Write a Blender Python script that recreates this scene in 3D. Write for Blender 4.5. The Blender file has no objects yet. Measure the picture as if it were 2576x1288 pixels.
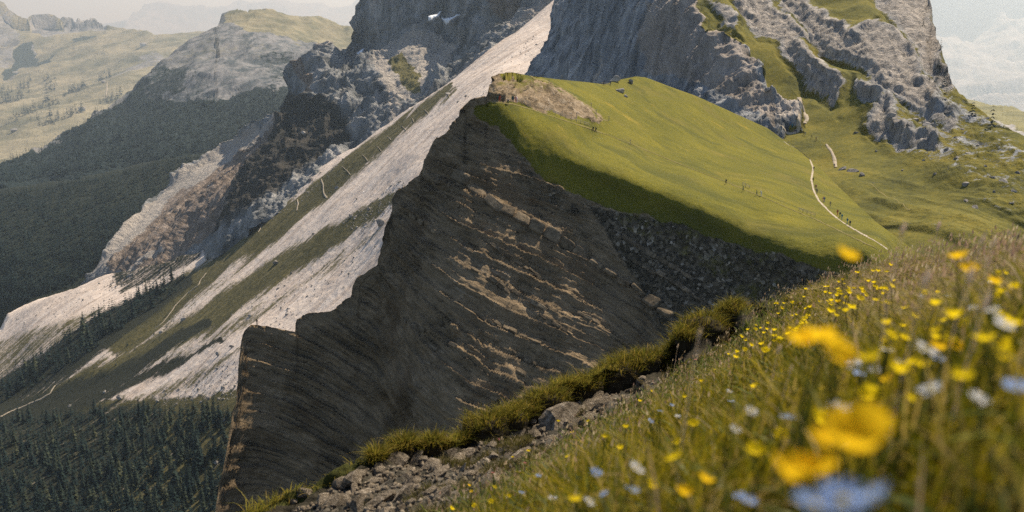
import bpy, bmesh, math, random
import numpy as np
from mathutils import Vector, Matrix, Euler

random.seed(7)
RNG = np.random.default_rng(11)
scene = bpy.context.scene
R = math.radians

# ------------------------------------------------------------------ camera, sky, sun, exposure
PITCH = R(12.24)
FPX = 2762.1                      # focal length in the units of a 2576 x 1288 picture
cam_data = bpy.data.cameras.new('camera')
cam_data.sensor_width = 36.0
cam_data.lens = 18.0 / math.tan(R(25.0))
cam_data.clip_start = 0.02
cam_data.clip_end = 150000
cam_data.dof.use_dof = True
cam_data.dof.focus_distance = 30.0
cam_data.dof.aperture_fstop = 3.8
cam = bpy.data.objects.new('camera', cam_data)
scene.collection.objects.link(cam)
cam.location = (0, 0, 0)
cam.rotation_euler = (math.pi / 2 - PITCH, 0, 0)
scene.camera = cam

SUN_AZ, SUN_EL = R(40), R(50)     # azimuth to the right of the view axis (+Y)
world = bpy.data.worlds.new('World')
scene.world = world
world.use_nodes = True
wn = world.node_tree.nodes
wn.clear()
sky = wn.new('ShaderNodeTexSky')
sky.sky_type = 'NISHITA'
sky.sun_disc = False
sky.sun_elevation = SUN_EL
sky.sun_rotation = SUN_AZ
sky.altitude = 2400
sky.air_density = 1.0
sky.dust_density = 3.0
sky.ozone_density = 1.0
bg = wn.new('ShaderNodeBackground')
bg.inputs[1].default_value = 0.088
wo = wn.new('ShaderNodeOutputWorld')
world.node_tree.links.new(sky.outputs[0], bg.inputs[0])
world.node_tree.links.new(bg.outputs[0], wo.inputs[0])

sun_data = bpy.data.lights.new('sun', 'SUN')
sun_data.energy = 4.8
sun_data.angle = R(0.6)
sun_data.color = (1.0, 0.89, 0.71)
sun = bpy.data.objects.new('sun', sun_data)
scene.collection.objects.link(sun)
SUN_DIR = Vector((math.cos(SUN_EL) * math.sin(SUN_AZ), math.cos(SUN_EL) * math.cos(SUN_AZ), math.sin(SUN_EL)))
sun.rotation_euler = (-SUN_DIR).to_track_quat('-Z', 'Y').to_euler()

vs = scene.view_settings
vs.view_transform = 'Standard'
vs.look = 'None'
vs.exposure = 0.68
vs.gamma = 1.0
vs.use_curve_mapping = False
scene.render.film_transparent = False
scene.cycles.use_denoising = False
scene.cycles.max_bounces = 6
scene.cycles.diffuse_bounces = 3
scene.cycles.transparent_max_bounces = 4
scene.cycles.transmission_bounces = 3
scene.cycles.volume_bounces = 0
scene.cycles.caustics_reflective = False
scene.cycles.caustics_refractive = False

# ------------------------------------------------------------------ small maths kit
CP, SP = math.cos(PITCH), math.sin(PITCH)

def rays(px, py):
    """Direction (forward component 1) through a point of the 2576 x 1288 picture."""
    px = np.asarray(px, float); py = np.asarray(py, float)
    r = (px - 1288.0) / FPX
    d = (py - 644.0) / FPX
    return np.stack([r, CP - d * SP, -SP - d * CP], -1)

def pos(px, py, depth):
    return rays(px, py) * np.asarray(depth, float)[..., None]

def smooth(a, b, x):
    t = np.clip((x - a) / (b - a), 0, 1)
    return t * t * (3 - 2 * t)

def _hash(ix, iy, iz, seed):
    h = (ix.astype(np.int64) * 374761393 + iy.astype(np.int64) * 668265263 + iz.astype(np.int64) * 2147483647 + seed * 1274126177) & 0xFFFFFFFF
    h = ((h ^ (h >> 13)) * 1274126177) & 0xFFFFFFFF
    h = ((h ^ (h >> 15)) * 2246822519) & 0xFFFFFFFF
    h ^= h >> 13
    return (h & 0xFFFFFF) / float(0x7FFFFF) - 1.0

def vnoise(P, seed=0):
    f = np.floor(P); i = f.astype(np.int64); u = P - f
    u = u * u * u * (u * (u * 6 - 15) + 10)
    x0, y0, z0 = i[..., 0], i[..., 1], i[..., 2]
    ux, uy, uz = u[..., 0], u[..., 1], u[..., 2]
    def c(dx, dy, dz): return _hash(x0 + dx, y0 + dy, z0 + dz, seed)
    a = c(0, 0, 0) * (1 - ux) + c(1, 0, 0) * ux
    b = c(0, 1, 0) * (1 - ux) + c(1, 1, 0) * ux
    e = c(0, 0, 1) * (1 - ux) + c(1, 0, 1) * ux
    g = c(0, 1, 1) * (1 - ux) + c(1, 1, 1) * ux
    return (a * (1 - uy) + b * uy) * (1 - uz) + (e * (1 - uy) + g * uy) * uz

def fbm(P, octaves=5, gain=0.5, seed=0, ridged=False):
    out = np.zeros(P.shape[:-1]); amp = 1.0; tot = 0
    Q = P.copy()
    for k in range(octaves):
        n = vnoise(Q, seed + k * 17)
        if ridged: n = 1 - 2 * np.abs(n)
        out += amp * n; tot += amp
        amp *= gain; Q = Q * 2.03 + 13.7
    return out / tot

def rbf(points):
    """Thin-plate surface of log depth over the picture, from (px, py, depth) control points."""
    A = np.array(points, float)
    X = A[:, :2] / 500.0; v = np.log(A[:, 2])
    n = len(X)
    def K(r): return np.where(r > 1e-9, r * r * np.log(np.maximum(r, 1e-9)), 0)
    d = np.linalg.norm(X[:, None] - X[None], axis=-1)
    M = np.zeros((n + 3, n + 3))
    M[:n, :n] = K(d) + np.eye(n) * 2e-3
    M[:n, n] = 1; M[:n, n + 1:] = X; M[n, :n] = 1; M[n + 1:, :n] = X.T
    sol = np.linalg.solve(M, np.concatenate([v, np.zeros(3)]))
    def f(px, py):
        px = np.asarray(px, float); py = np.asarray(py, float)
        q = np.stack([px, py], -1).reshape(-1, 2) / 500.0
        o = np.empty(len(q))
        for s in range(0, len(q), 40000):
            qq = q[s:s + 40000]
            o[s:s + 40000] = K(np.linalg.norm(qq[:, None] - X[None], axis=-1)) @ sol[:n] + sol[n] + qq @ sol[n + 1:]
        return np.exp(o).reshape(px.shape)
    return f

def poly_sd(px, py, poly):
    """Signed distance in picture units to a polygon, positive inside."""
    p = np.stack([px, py], -1); P = np.array(poly, float)
    d = np.full(px.shape, 1e9); inside = np.zeros(px.shape, bool)
    for a, b in zip(P, np.roll(P, -1, 0)):
        e = b - a; w = p - a
        t = np.clip((w @ e) / max(e @ e, 1e-9), 0, 1)
        d = np.minimum(d, np.linalg.norm(w - t[..., None] * e, axis=-1))
        c = ((a[1] <= p[..., 1]) & (b[1] > p[..., 1])) | ((b[1] <= p[..., 1]) & (a[1] > p[..., 1]))
        if abs(e[1]) > 1e-9:
            xi = a[0] + (p[..., 1] - a[1]) / e[1] * e[0]
            inside ^= c & (p[..., 0] < xi)
    return np.where(inside, d, -d)

def poly_mask(px, py, poly, feather=6.0):
    s = poly_sd(px, py, poly)
    return smooth(-feather, feather, s)

def line_mask(px, py, pts, feather=0.5):
    """1 on a polyline of (x, y, half width), falling to 0 outside."""
    p = np.stack([px, py], -1); P = np.array(pts, float)
    m = np.zeros(px.shape)
    for a, b in zip(P[:-1], P[1:]):
        e = b[:2] - a[:2]; w = p - a[:2]
        t = np.clip((w @ e) / max(e @ e, 1e-9), 0, 1)
        d = np.linalg.norm(w - t[..., None] * e, axis=-1)
        hw = a[2] + (b[2] - a[2]) * t
        m = np.maximum(m, 1 - smooth(hw * (1 - feather), hw * (1 + feather), d))
    return m

def jitter(P, scale, amp, seed):
    return fbm(P / scale, 4, .6, seed) * amp, fbm(P / scale, 4, .6, seed + 3) * amp

# ------------------------------------------------------------------ mesh kit
COL = scene.collection

def fast_mesh(name, V, loops, sizes, smooth_shade=True):
    me = bpy.data.meshes.new(name)
    V = np.asarray(V, np.float32).reshape(-1, 3)
    loops = np.asarray(loops, np.int32).ravel(); sizes = np.asarray(sizes, np.int32)
    me.vertices.add(len(V)); me.vertices.foreach_set('co', V.ravel())
    me.loops.add(len(loops)); me.loops.foreach_set('vertex_index', loops)
    me.polygons.add(len(sizes))
    st = np.zeros(len(sizes), np.int32); st[1:] = np.cumsum(sizes)[:-1]
    me.polygons.foreach_set('loop_start', st)
    me.update(calc_edges=True)
    if smooth_shade:
        me.polygons.foreach_set('use_smooth', np.ones(len(sizes), bool))
    me.validate()
    return me

def add_attr(me, name, values):
    values = np.asarray(values, np.float32)
    if values.ndim == 1:
        a = me.attributes.new(name, 'FLOAT', 'POINT'); a.data.foreach_set('value', values)
    else:
        a = me.attributes.new(name, 'FLOAT_COLOR', 'POINT')
        c = np.ones((len(values), 4), np.float32); c[:, :3] = values
        a.data.foreach_set('color', c.ravel())

def link(name, me, mat=None, parent=None):
    o = bpy.data.objects.new(name, me)
    COL.objects.link(o)
    if mat is not None and me is not None and len(me.materials) == 0: me.materials.append(mat)
    if parent is not None: o.parent = parent
    return o

def tag(o, label=None, cat=None, group=None, kind=None):
    if label: o['label'] = label
    if cat: o['category'] = cat
    if group: o['group'] = group
    if kind: o['kind'] = kind
    return o

def empty(name, loc, rz=0, label=None, cat=None, group=None):
    o = bpy.data.objects.new(name, None)
    COL.objects.link(o); o.location = loc; o.rotation_euler = (0, 0, rz)
    o.empty_display_size = 0.1
    return tag(o, label, cat, group)

def copy_tree(o, parent=None):
    c = o.copy(); COL.objects.link(c)
    if parent is not None: c.parent = parent
    for ch in list(o.children): copy_tree(ch, c)
    return c

# ------------------------------------------------------------------ node kit
class Mat:
    def __init__(self, name, rough=0.95, spec=0.15):
        self.m = bpy.data.materials.new(name); self.m.use_nodes = True
        self.t = self.m.node_tree; self.n = self.t.nodes
        self.b = self.n['Principled BSDF']
        self.b.inputs['Roughness'].default_value = rough
        self.b.inputs['Specular IOR Level'].default_value = spec
        self.tc = self.n.new('ShaderNodeTexCoord')
    def l(self, a, b): self.t.links.new(a, b)
    def put(self, sock, v):
        if isinstance(v, bpy.types.NodeSocket): self.l(v, sock)
        elif isinstance(v, (tuple, list)) and len(v) == 3 and sock.type == 'RGBA': sock.default_value = (*v, 1)
        else: sock.default_value = v
    def vec(self, scale=(1, 1, 1), rot=(0, 0, 0)):
        if scale == (1, 1, 1) and rot == (0, 0, 0): return self.tc.outputs['Object']
        n = self.n.new('ShaderNodeMapping'); n.vector_type = 'TEXTURE'
        self.l(self.tc.outputs['Object'], n.inputs[0])
        n.inputs['Scale'].default_value = tuple(1.0 / k for k in scale); n.inputs['Rotation'].default_value = rot
        return n.outputs[0]
    def noise(self, scale, detail=5, rough=0.6, vec=None, dist=0.0):
        n = self.n.new('ShaderNodeTexNoise'); n.noise_dimensions = '3D'
        self.l(vec or self.tc.outputs['Object'], n.inputs['Vector'])
        n.inputs['Scale'].default_value = scale; n.inputs['Detail'].default_value = detail
        n.inputs['Roughness'].default_value = rough; n.inputs['Distortion'].default_value = dist
        return n.outputs[0]
    def voro(self, scale, vec=None, feature='F1', out='Distance', rnd=1.0):
        n = self.n.new('ShaderNodeTexVoronoi'); n.feature = feature
        self.l(vec or self.tc.outputs['Object'], n.inputs['Vector'])
        n.inputs['Scale'].default_value = scale; n.inputs['Randomness'].default_value = rnd
        return n.outputs[out]
    def attr(self, name, out='Fac'):
        n = self.n.new('ShaderNodeAttribute'); n.attribute_name = name
        return n.outputs[out]
    def math(self, op, a, b=0.5, c=0.5, clamp=False):
        n = self.n.new('ShaderNodeMath'); n.operation = op; n.use_clamp = clamp
        self.put(n.inputs[0], a); self.put(n.inputs[1], b); self.put(n.inputs[2], c)
        return n.outputs[0]
    def map(self, v, a, b, c=0.0, d=1.0, smoothstep=True):
        n = self.n.new('ShaderNodeMapRange'); n.interpolation_type = 'SMOOTHSTEP' if smoothstep else 'LINEAR'
        self.put(n.inputs[0], v)
        for k, x in zip((1, 2, 3, 4), (a, b, c, d)): n.inputs[k].default_value = x
        return n.outputs[0]
    def mix(self, f, a, b, mode='MIX'):
        n = self.n.new('ShaderNodeMix'); n.data_type = 'RGBA'; n.blend_type = mode
        self.put(n.inputs[0], f); self.put(n.inputs[6], a); self.put(n.inputs[7], b)
        return n.outputs[2]
    def ramp(self, f, stops):
        n = self.n.new('ShaderNodeValToRGB'); e = n.color_ramp.elements
        while len(e) < len(stops): e.new(0.5)
        for el, (p, c) in zip(e, stops): el.position = p; el.color = (*c, 1)
        self.l(f, n.inputs[0]); return n.outputs[0]
    def bump(self, h, dist=1.0, strength=1.0, normal=None):
        n = self.n.new('ShaderNodeBump'); n.inputs['Strength'].default_value = strength
        n.inputs['Distance'].default_value = dist; self.l(h, n.inputs['Height'])
        if normal: self.l(normal, n.inputs['Normal'])
        return n.outputs[0]
    def slope_z(self):
        g = self.n.new('ShaderNodeNewGeometry'); s = self.n.new('ShaderNodeSeparateXYZ')
        self.l(g.outputs['Normal'], s.inputs[0]); return s.outputs[2]
    def cover(self, name, noise, k=0.8, w=0.12):
        """Ragged-edged land cover from a soft vertex mask and a noise."""
        a = self.math('MULTIPLY_ADD', self.math('SUBTRACT', noise, 0.5), k, self.attr(name))
        return self.map(a, 0.5 - w, 0.5 + w)
    def done(self, col, bump=None):
        self.put(self.b.inputs['Base Color'], col)
        if bump is not None: self.l(bump, self.b.inputs['Normal'])
        return self.m

def plain(name, col, rough=0.8, spec=0.2, var=0.25, scale=6.0):
    m = Mat(name, rough, spec)
    n = m.noise(scale, 4)
    a = tuple(c * (1 - var) for c in col); b = tuple(min(1, c * (1 + var)) for c in col)
    return m.done(m.mix(n, a, b))

def leafy(name, attr='col', trans=0.45):
    """Thin leaf or blade: light passes through it. Colour comes from a vertex colour."""
    m = bpy.data.materials.new(name); m.use_nodes = True
    n = m.node_tree.nodes; l = m.node_tree.links
    n.clear()
    at = n.new('ShaderNodeAttribute'); at.attribute_name = attr
    d = n.new('ShaderNodeBsdfDiffuse'); t = n.new('ShaderNodeBsdfTranslucent')
    g = n.new('ShaderNodeBsdfGlossy'); g.inputs['Roughness'].default_value = 0.45
    x = n.new('ShaderNodeMixShader'); x.inputs[0].default_value = trans
    y = n.new('ShaderNodeMixShader'); y.inputs[0].default_value = 0.008
    o = n.new('ShaderNodeOutputMaterial')
    l.new(at.outputs['Color'], d.inputs[0]); l.new(at.outputs['Color'], t.inputs[0])
    l.new(d.outputs[0], x.inputs[1]); l.new(t.outputs[0], x.inputs[2])
    l.new(x.outputs[0], y.inputs[1]); l.new(g.outputs[0], y.inputs[2])
    l.new(y.outputs[0], o.inputs[0])
    return m

# ------------------------------------------------------------------ terrain sheets
class Layer:
    """A hillside: a sheet of real relief with its own crest, foot and back slope."""
    def __init__(self, name, x0, x1, ncol, nrow, top, bot, depth, disp=None, masks=None, mat=None,
                 back=(10, 0.015, 0.6), xs=None, rowpow=1.0, flat=False, calm=0):
        self.xs = np.linspace(x0, x1, ncol) if xs is None else xs
        ncol = len(self.xs)
        T = np.array(top, float); B = np.array(bot, float)
        self.yt = np.interp(self.xs, T[:, 0], T[:, 1]); self.yb = np.interp(self.xs, B[:, 0], B[:, 1])
        self.t = np.linspace(0, 1, nrow) ** rowpow
        PX = np.repeat(self.xs[None], nrow, 0)
        self.ys = self.yt.copy()
        for _ in range(calm):      # rows below the crest forget its notches
            self.ys[1:-1] = (self.ys[:-2] + 2 * self.ys[1:-1] + self.ys[2:]) / 4
        PY = self.rowy(self.yt[None], self.ys[None], self.yb[None])
        self.D = rbf(depth)
        dep = self.D(PX, PY)
        P = pos(PX, PY, dep)
        nb, step, drop = back
        if nb:
            crest = P[0]; hd = crest[:, :2] / np.linalg.norm(crest[:, :2], axis=1)[:, None]
            sc = dep[0] * step
            rows = []
            for k in range(nb, 0, -1):
                q = crest.copy()
                q[:, :2] += hd * (sc * k)[:, None]
                q[:, 2] -= sc * drop * k * (min(1.0, k / 3.0) if drop < 2 else 1.0)
                rows.append(q)
            P = np.concatenate([np.array(rows), P], 0)
            PXf = np.concatenate([np.repeat(self.xs[None], nb, 0), PX], 0)
            PYf = np.concatenate([np.repeat(self.yt[None], nb, 0), PY], 0)
        else:
            PXf, PYf = PX, PY
        self.nb = nb
        N = self.normals(P)
        self.base = P
        if disp is not None:
            P = P + disp(P, N, PXf, PYf)
        self.P = P; self.N = self.normals(P)
        r, c = P.shape[:2]
        idx = np.arange(r * c).reshape(r, c)
        q = np.stack([idx[:-1, :-1], idx[1:, :-1], idx[1:, 1:], idx[:-1, 1:]], -1).reshape(-1, 4)
        me = fast_mesh(name, P.reshape(-1, 3), q, np.full(len(q), 4), not flat)
        self.m = {}
        if masks is not None:
            self.m = masks(P, self.N, PXf, PYf)
            for k, v in self.m.items(): add_attr(me, k, np.clip(v, 0, 1).ravel())
        self.PX, self.PY = PXf, PYf
        self.o = tag(link(name, me, mat), kind='structure')
    def rowy(self, a, s, b):
        t = self.t[:, None]
        return b + (s - b) * (1 - t) + (a - s) * (1 - t) ** 7
    @staticmethod
    def normals(P):
        du = np.gradient(P, axis=1); dv = np.gradient(P, axis=0)
        n = np.cross(du, dv); n /= np.maximum(np.linalg.norm(n, axis=-1, keepdims=True), 1e-9)
        s = np.sign(-(n * P).sum(-1, keepdims=True)); s[s == 0] = 1
        up = np.sign(n[..., 2:3])
        return n * s
    def _uv(self, px, py):
        px = np.asarray(px, float); py = np.asarray(py, float)
        ci = np.interp(px, self.xs, np.arange(len(self.xs)))
        a = np.interp(px, self.xs, self.yt); b = np.interp(px, self.xs, self.yb)
        sh = py.shape
        Y = self.rowy(a.reshape(1, -1), np.interp(px, self.xs, self.ys).reshape(1, -1), b.reshape(1, -1))
        q = py.reshape(1, -1)
        k = np.clip((Y < q).sum(0) - 1, 0, len(self.t) - 2); j = np.arange(Y.shape[1])
        ti = (k + np.clip((q[0] - Y[k, j]) / np.maximum(Y[k + 1, j] - Y[k, j], 1e-6), 0, 1)).reshape(sh) + self.nb
        return ci, ti
    def at(self, px, py, A=None):
        """World point of the hillside seen at (px, py)."""
        A = self.P if A is None else A
        ci, ti = self._uv(px, py)
        c0 = np.clip(np.floor(ci).astype(int), 0, len(self.xs) - 2); r0 = np.clip(np.floor(ti).astype(int), 0, A.shape[0] - 2)
        fc = (ci - c0)[..., None]; fr = (ti - r0)[..., None]
        if A.ndim == 2: A = A[..., None]
        v = (A[r0, c0] * (1 - fc) + A[r0, c0 + 1] * fc) * (1 - fr) + (A[r0 + 1, c0] * (1 - fc) + A[r0 + 1, c0 + 1] * fc) * fr
        return v

# ------------------------------------------------------------------ terrain materials
def mat_far(name, rock, grass, forest, scale):
    m = Mat(name)
    n1 = m.noise(1 / scale, 8, 0.65); n2 = m.noise(5 / scale, 5, 0.7)
    n3 = m.noise(2.2 / scale, 8, 0.72, m.vec((1, .6, 0.7)), 0.5)
    rk = m.mix(m.map(n3, 0.35, 0.65), rock[0], rock[1])
    gr = m.mix(m.map(n1, 0.35, 0.65), grass[0], grass[1])
    fo = m.mix(n2, forest[0], forest[1])
    c = m.mix(m.cover('grass', n2, 0.9), rk, gr)
    c = m.mix(m.cover('forest', n2, 0.5, 0.06), c, fo)
    h = m.math('ADD', n3, m.math('MULTIPLY', n2, 0.4))
    return m.done(c, m.bump(h, scale * 0.12, 0.7))

M_far = mat_far('far_rock', ((.22, .21, .2), (.34, .32, .3)), ((.12, .12, .06), (.16, .15, .07)), ((.02, .03, .02), (.035, .045, .03)), 400)
M_alp = mat_far('alp_ground', ((.11, .11, .11), (.3, .285, .27)), ((.13, .125, .075), (.3, .26, .165)), ((.02, .03, .022), (.04, .05, .035)), 440)
M_hill = mat_far('wooded_hill_ground', ((.05, .063, .07), (.23, .22, .215)), ((.13, .125, .075), (.26, .225, .14)), ((.006, .013, .014), (.016, .027, .026)), 120)
M_val = mat_far('valley_ground', ((.07, .07, .045), (.12, .11, .07)), ((.04, .045, .02), (.07, .065, .025)), ((.008, .013, .008), (.018, .022, .012)), 40)

def mat_massif():
    m = Mat('dolomite_rock')
    st = m.noise(0.030, 9, 0.68, m.vec((1, 1, 0.16)), 0.8)
    n1 = m.noise(0.012, 7, 0.6); n2 = m.noise(0.25, 6, 0.7); n3 = m.noise(0.09, 6, 0.7, m.vec((1, 1, 0.1)))
    a = m.ramp(st, [(0.34, (.09, .097, .102)), (0.45, (.22, .228, .232)), (0.55, (.36, .362, .36)), (0.66, (.56, .53, .5))])
    a = m.mix(m.map(n3, 0.55, 0.72), a, (.33, .31, .29))
    pk = m.map(m.noise(0.02, 5, 0.6), 0.58, 0.7)
    a = m.mix(m.math('MULTIPLY', pk, 0.6), a, (.36, .25, .2))
    # banded lower beds; the buttress face's shade is put into their dark tone
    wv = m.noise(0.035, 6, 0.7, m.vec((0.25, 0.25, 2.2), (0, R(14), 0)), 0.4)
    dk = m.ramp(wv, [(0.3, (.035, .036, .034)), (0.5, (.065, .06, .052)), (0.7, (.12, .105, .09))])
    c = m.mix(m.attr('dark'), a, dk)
    gl = m.noise(0.07, 7, 0.7, m.vec((1, 1, 0.3)), 0.6)
    pink = m.ramp(gl, [(0.3, (.10, .08, .065)), (0.5, (.3, .235, .19)), (0.65, (.46, .38, .32))])
    c = m.mix(m.cover('pink', n2, 0.8), c, pink)
    c = m.mix(m.cover('scree', n2, 0.7), c, m.mix(n2, (.38, .34, .3), (.6, .54, .48)))
    c = m.mix(m.cover('grass', n2, 0.8), c, m.mix(n2, (.13, .12, .04), (.22, .19, .075)))
    h = m.math('ADD', m.math('MULTIPLY', st, 1.6), m.math('ADD', m.math('MULTIPLY', n3, 0.7), m.math('MULTIPLY', n2, 0.35)))
    return m.done(c, m.bump(h, 14.0, 1.0))
M_massif = mat_massif()

def mat_scree():
    m = Mat('scree')
    # streaks run down the fall line: about (-0.62,-0.62,-0.48)
    rot = (0, 0, R(42))
    st = m.noise(0.055, 8, 0.65, m.vec((0.35, 2.2, 0.25), (0, R(-30), R(-140))), 0.3)
    n1 = m.noise(0.01, 6, 0.6); n2 = m.noise(0.22, 6, 0.75); n4 = m.noise(0.8, 4, 0.7)
    sc = m.ramp(st, [(0.28, (.34, .27, .215)), (0.42, (.55, .45, .375)), (0.56, (.68, .575, .49)), (0.75, (.75, .655, .575))])
    sc = m.mix(m.math('MULTIPLY', m.map(n2, 0.54, 0.68), 0.8), sc, (.32, .275, .225))
    gr = m.ramp(m.math('ADD', m.math('MULTIPLY', n2, 0.6), m.math('MULTIPLY', st, 0.4)),
                [(0.35, (.025, .026, .010)), (0.5, (.075, .066, .022)), (0.65, (.17, .14, .06))])
    mixn = m.math('ADD', m.math('MULTIPLY', st, 0.6), m.math('MULTIPLY', n2, 0.4))
    c = m.mix(m.cover('grass', mixn, 2.0, 0.14), sc, gr)
    sh = m.mix(n2, (.008, .011, .007), (.028, .029, .014))
    c = m.mix(m.cover('forest', mixn, 1.8, 0.12), c, sh)
    h = m.math('ADD', m.math('MULTIPLY', n2, 0.8), m.math('ADD', m.math('MULTIPLY', st, 0.5), m.math('MULTIPLY', n4, 0.3)))
    return m.done(c, m.bump(h, 2.2, 0.7))
M_scree = mat_scree()

def mat_wall():
    m = Mat('cliff_and_turf')
    st = m.noise(0.09, 9, 0.68, m.vec((1, 1, 0.14)), 0.7)
    n2 = m.noise(0.5, 6, 0.72); n3 = m.noise(0.04, 6, 0.6); n4 = m.noise(0.16, 6, 0.7, m.vec((1, 1, 0.3)), 0.5); n5 = m.noise(2.2, 4, 0.7)
    a = m.ramp(st, [(0.34, (.09, .097, .104)), (0.45, (.22, .226, .234)), (0.56, (.37, .372, .374)), (0.68, (.55, .53, .5))])
    pk = m.ramp(st, [(0.3, (.14, .12, .1)), (0.46, (.32, .275, .235)), (0.62, (.47, .405, .35))])
    n7 = m.noise(0.35, 8, 0.72, m.vec((1, 1, 0.2)), 0.6)
    lt = m.ramp(n7, [(0.34, (.10, .094, .088)), (0.44, (.27, .24, .21)), (0.56, (.42, .37, .32)), (0.68, (.56, .49, .42))])
    a = m.mix(m.cover('pink', n3, 0.7), a, pk)
    a = m.mix(m.attr('light'), a, lt)
    g1 = m.ramp(m.math('ADD', m.math('MULTIPLY', n3, 0.55), m.math('MULTIPLY', n2, 0.45)),
                [(0.36, (.055, .056, .009)), (0.48, (.12, .108, .012)), (0.6, (.2, .16, .018))])
    g1 = m.mix(m.math('MULTIPLY', m.map(n5, 0.45, 0.65), 0.6), g1, (.05, .054, .014))
    gn = m.math('ADD', m.math('MULTIPLY', n4, 0.5), m.math('MULTIPLY', n2, 0.5))
    c = m.mix(m.cover('grass', gn, 2.2, 0.1), a, g1)
    c = m.mix(m.cover('scree', n2, 0.8), c, m.mix(n2, (.36, .31, .26), (.6, .53, .46)))
    h = m.math('ADD', m.math('MULTIPLY', st, 1.4), m.math('ADD', m.math('MULTIPLY', n4, 1.0), m.math('MULTIPLY', n2, 0.3)))
    hb = m.math('MULTIPLY', h, m.math('SUBTRACT', 1.15, m.attr('grass')))
    return m.done(c, m.bump(hb, 3.2, 0.9))
M_wall = mat_wall()

BED = (math.sin(R(25)), -0.18, math.cos(R(25)))
def mat_ridge():
    m = Mat('bedded_rock_and_meadow')
    # bedding: squeeze the noise across the dipping beds
    bv = m.attr('bedv', 'Vector')
    b1 = m.noise(1.1, 8, 0.72, bv, 0.2); b2 = m.noise(0.3, 6, 0.65, bv, 0.4)
    n2 = m.noise(0.9, 6, 0.75); n3 = m.noise(0.06, 6, 0.6); n5 = m.noise(3.5, 4, 0.75); n6 = m.noise(0.25, 6, 0.7)
    rk = m.ramp(m.math('ADD', m.math('MULTIPLY', b1, 0.6), m.math('ADD', m.math('MULTIPLY', n6, 0.22), m.math('MULTIPLY', n2, 0.18))), [(0.34, (.085, .064, .04)), (0.45, (.2, .147, .088)), (0.55, (.31, .225, .135)), (0.64, (.44, .325, .2))])
    rk = m.mix(m.map(b2, 0.5, 0.68), rk, m.mix(n2, (.13, .1, .063), (.27, .2, .125)))
    rk = m.mix(m.math('MULTIPLY', m.map(n3, 0.54, 0.66), 0.55), rk, (.13, .085, .045))
    rk = m.mix(m.map(n5, 0.64, 0.76), rk, (.3, .26, .2))
    gv = m.ramp(m.voro(1.3, None, 'F1', 'Color'), [(0.3, (.045, .037, .024)), (0.6, (.11, .088, .058)), (0.8, (.18, .145, .1)), (0.93, (.45, .38, .29))])
    rk = m.mix(m.cover('gravel', n6, 0.9), rk, gv)
    rk = m.mix(m.cover('pale', m.math('ADD', m.math('MULTIPLY', b1, 0.6), m.math('MULTIPLY', n2, 0.4)), 1.9, 0.12), rk, m.mix(n2, (.17, .14, .1), (.42, .34, .25)))
    sv = m.vec((0.6, 1.3, 1.0), (0, 0, R(-25)))
    s1 = m.noise(0.07, 9, 0.68, sv, 0.3); s2 = m.noise(2.6, 4, 0.8)
    g = m.ramp(m.math('ADD', m.math('MULTIPLY', s1, 0.42), m.math('MULTIPLY', s2, 0.58)),
               [(0.34, (.052, .056, .007)), (0.45, (.115, .109, .008)), (0.55, (.19, .163, .010)), (0.66, (.28, .22, .015))])
    g = m.mix(m.math('MULTIPLY', m.map(n5, 0.42, 0.6), 0.6), g, (.07, .074, .009))
    g = m.mix(m.math('MULTIPLY', m.map(n3, 0.5, 0.72), 0.5), g, (.17, .135, .028))
    g = m.mix(m.math('MULTIPLY', m.map(m.noise(0.045, 7, 0.62, sv, 0.6), 0.52, 0.64), 0.6), g, (.06, .066, .009))
    g = m.mix(m.math('MULTIPLY', m.map(m.noise(0.12, 7, 0.7, sv, 0.8), 0.6, 0.7), 0.55), g, (.3, .21, .03))
    c = m.mix(m.cover('grass', m.math('ADD', m.math('MULTIPLY', n6, 0.5), m.math('MULTIPLY', n2, 0.5)), 0.9, 0.1), rk, g)
    h = m.math('ADD', m.math('MULTIPLY', b1, 1.5), m.math('ADD', m.math('MULTIPLY', b2, 1.0), m.math('MULTIPLY', n2, 0.35)))
    gh = m.math('ADD', m.math('MULTIPLY', s2, 0.25), m.math('MULTIPLY', n5, 0.1))
    f = m.attr('grass')
    hh = m.math('ADD', m.math('MULTIPLY', h, m.math('SUBTRACT', 1.0, f)), m.math('MULTIPLY', gh, f))
    return m.done(c, m.bump(hh, 1.0, 0.9))
M_ridge = mat_ridge()

def mat_fore():
    m = Mat('soil_and_stones')
    n1 = m.noise(2.2, 6, 0.7); n2 = m.noise(14, 6, 0.75); n3 = m.noise(60, 4, 0.7)
    soil = m.ramp(n2, [(0.3, (.02, .018, .012)), (0.55, (.05, .043, .028)), (0.75, (.11, .09, .06))])
    st = m.ramp(m.voro(16, None, 'F1', 'Color'), [(0.2, (.05, .046, .038)), (0.55, (.16, .14, .11)), (0.9, (.36, .31, .25))])
    c = m.mix(m.math('MULTIPLY', m.cover('stony', n2, 1.4), 0.4), soil, st)
    gr = m.mix(n2, (.035, .04, .01), (.085, .085, .02))
    c = m.mix(m.cover('grass', n2, 0.6), c, gr)
    h = m.math('ADD', m.math('MULTIPLY', n2, 1.0), m.math('MULTIPLY', n3, 0.35))
    return m.done(c, m.bump(h, 0.05, 0.9))
M_fore = mat_fore()

# ------------------------------------------------------------------ the far country
def d_simple(scale, amp, seed, stretch=(1, 1, 1), octv=6, ridged=False, gain=0.5):
    S = np.array(stretch)
    def f(P, N, px, py):
        return N * (fbm(P / scale * S, octv, gain, seed, ridged) * amp)[..., None]
    return f

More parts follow.
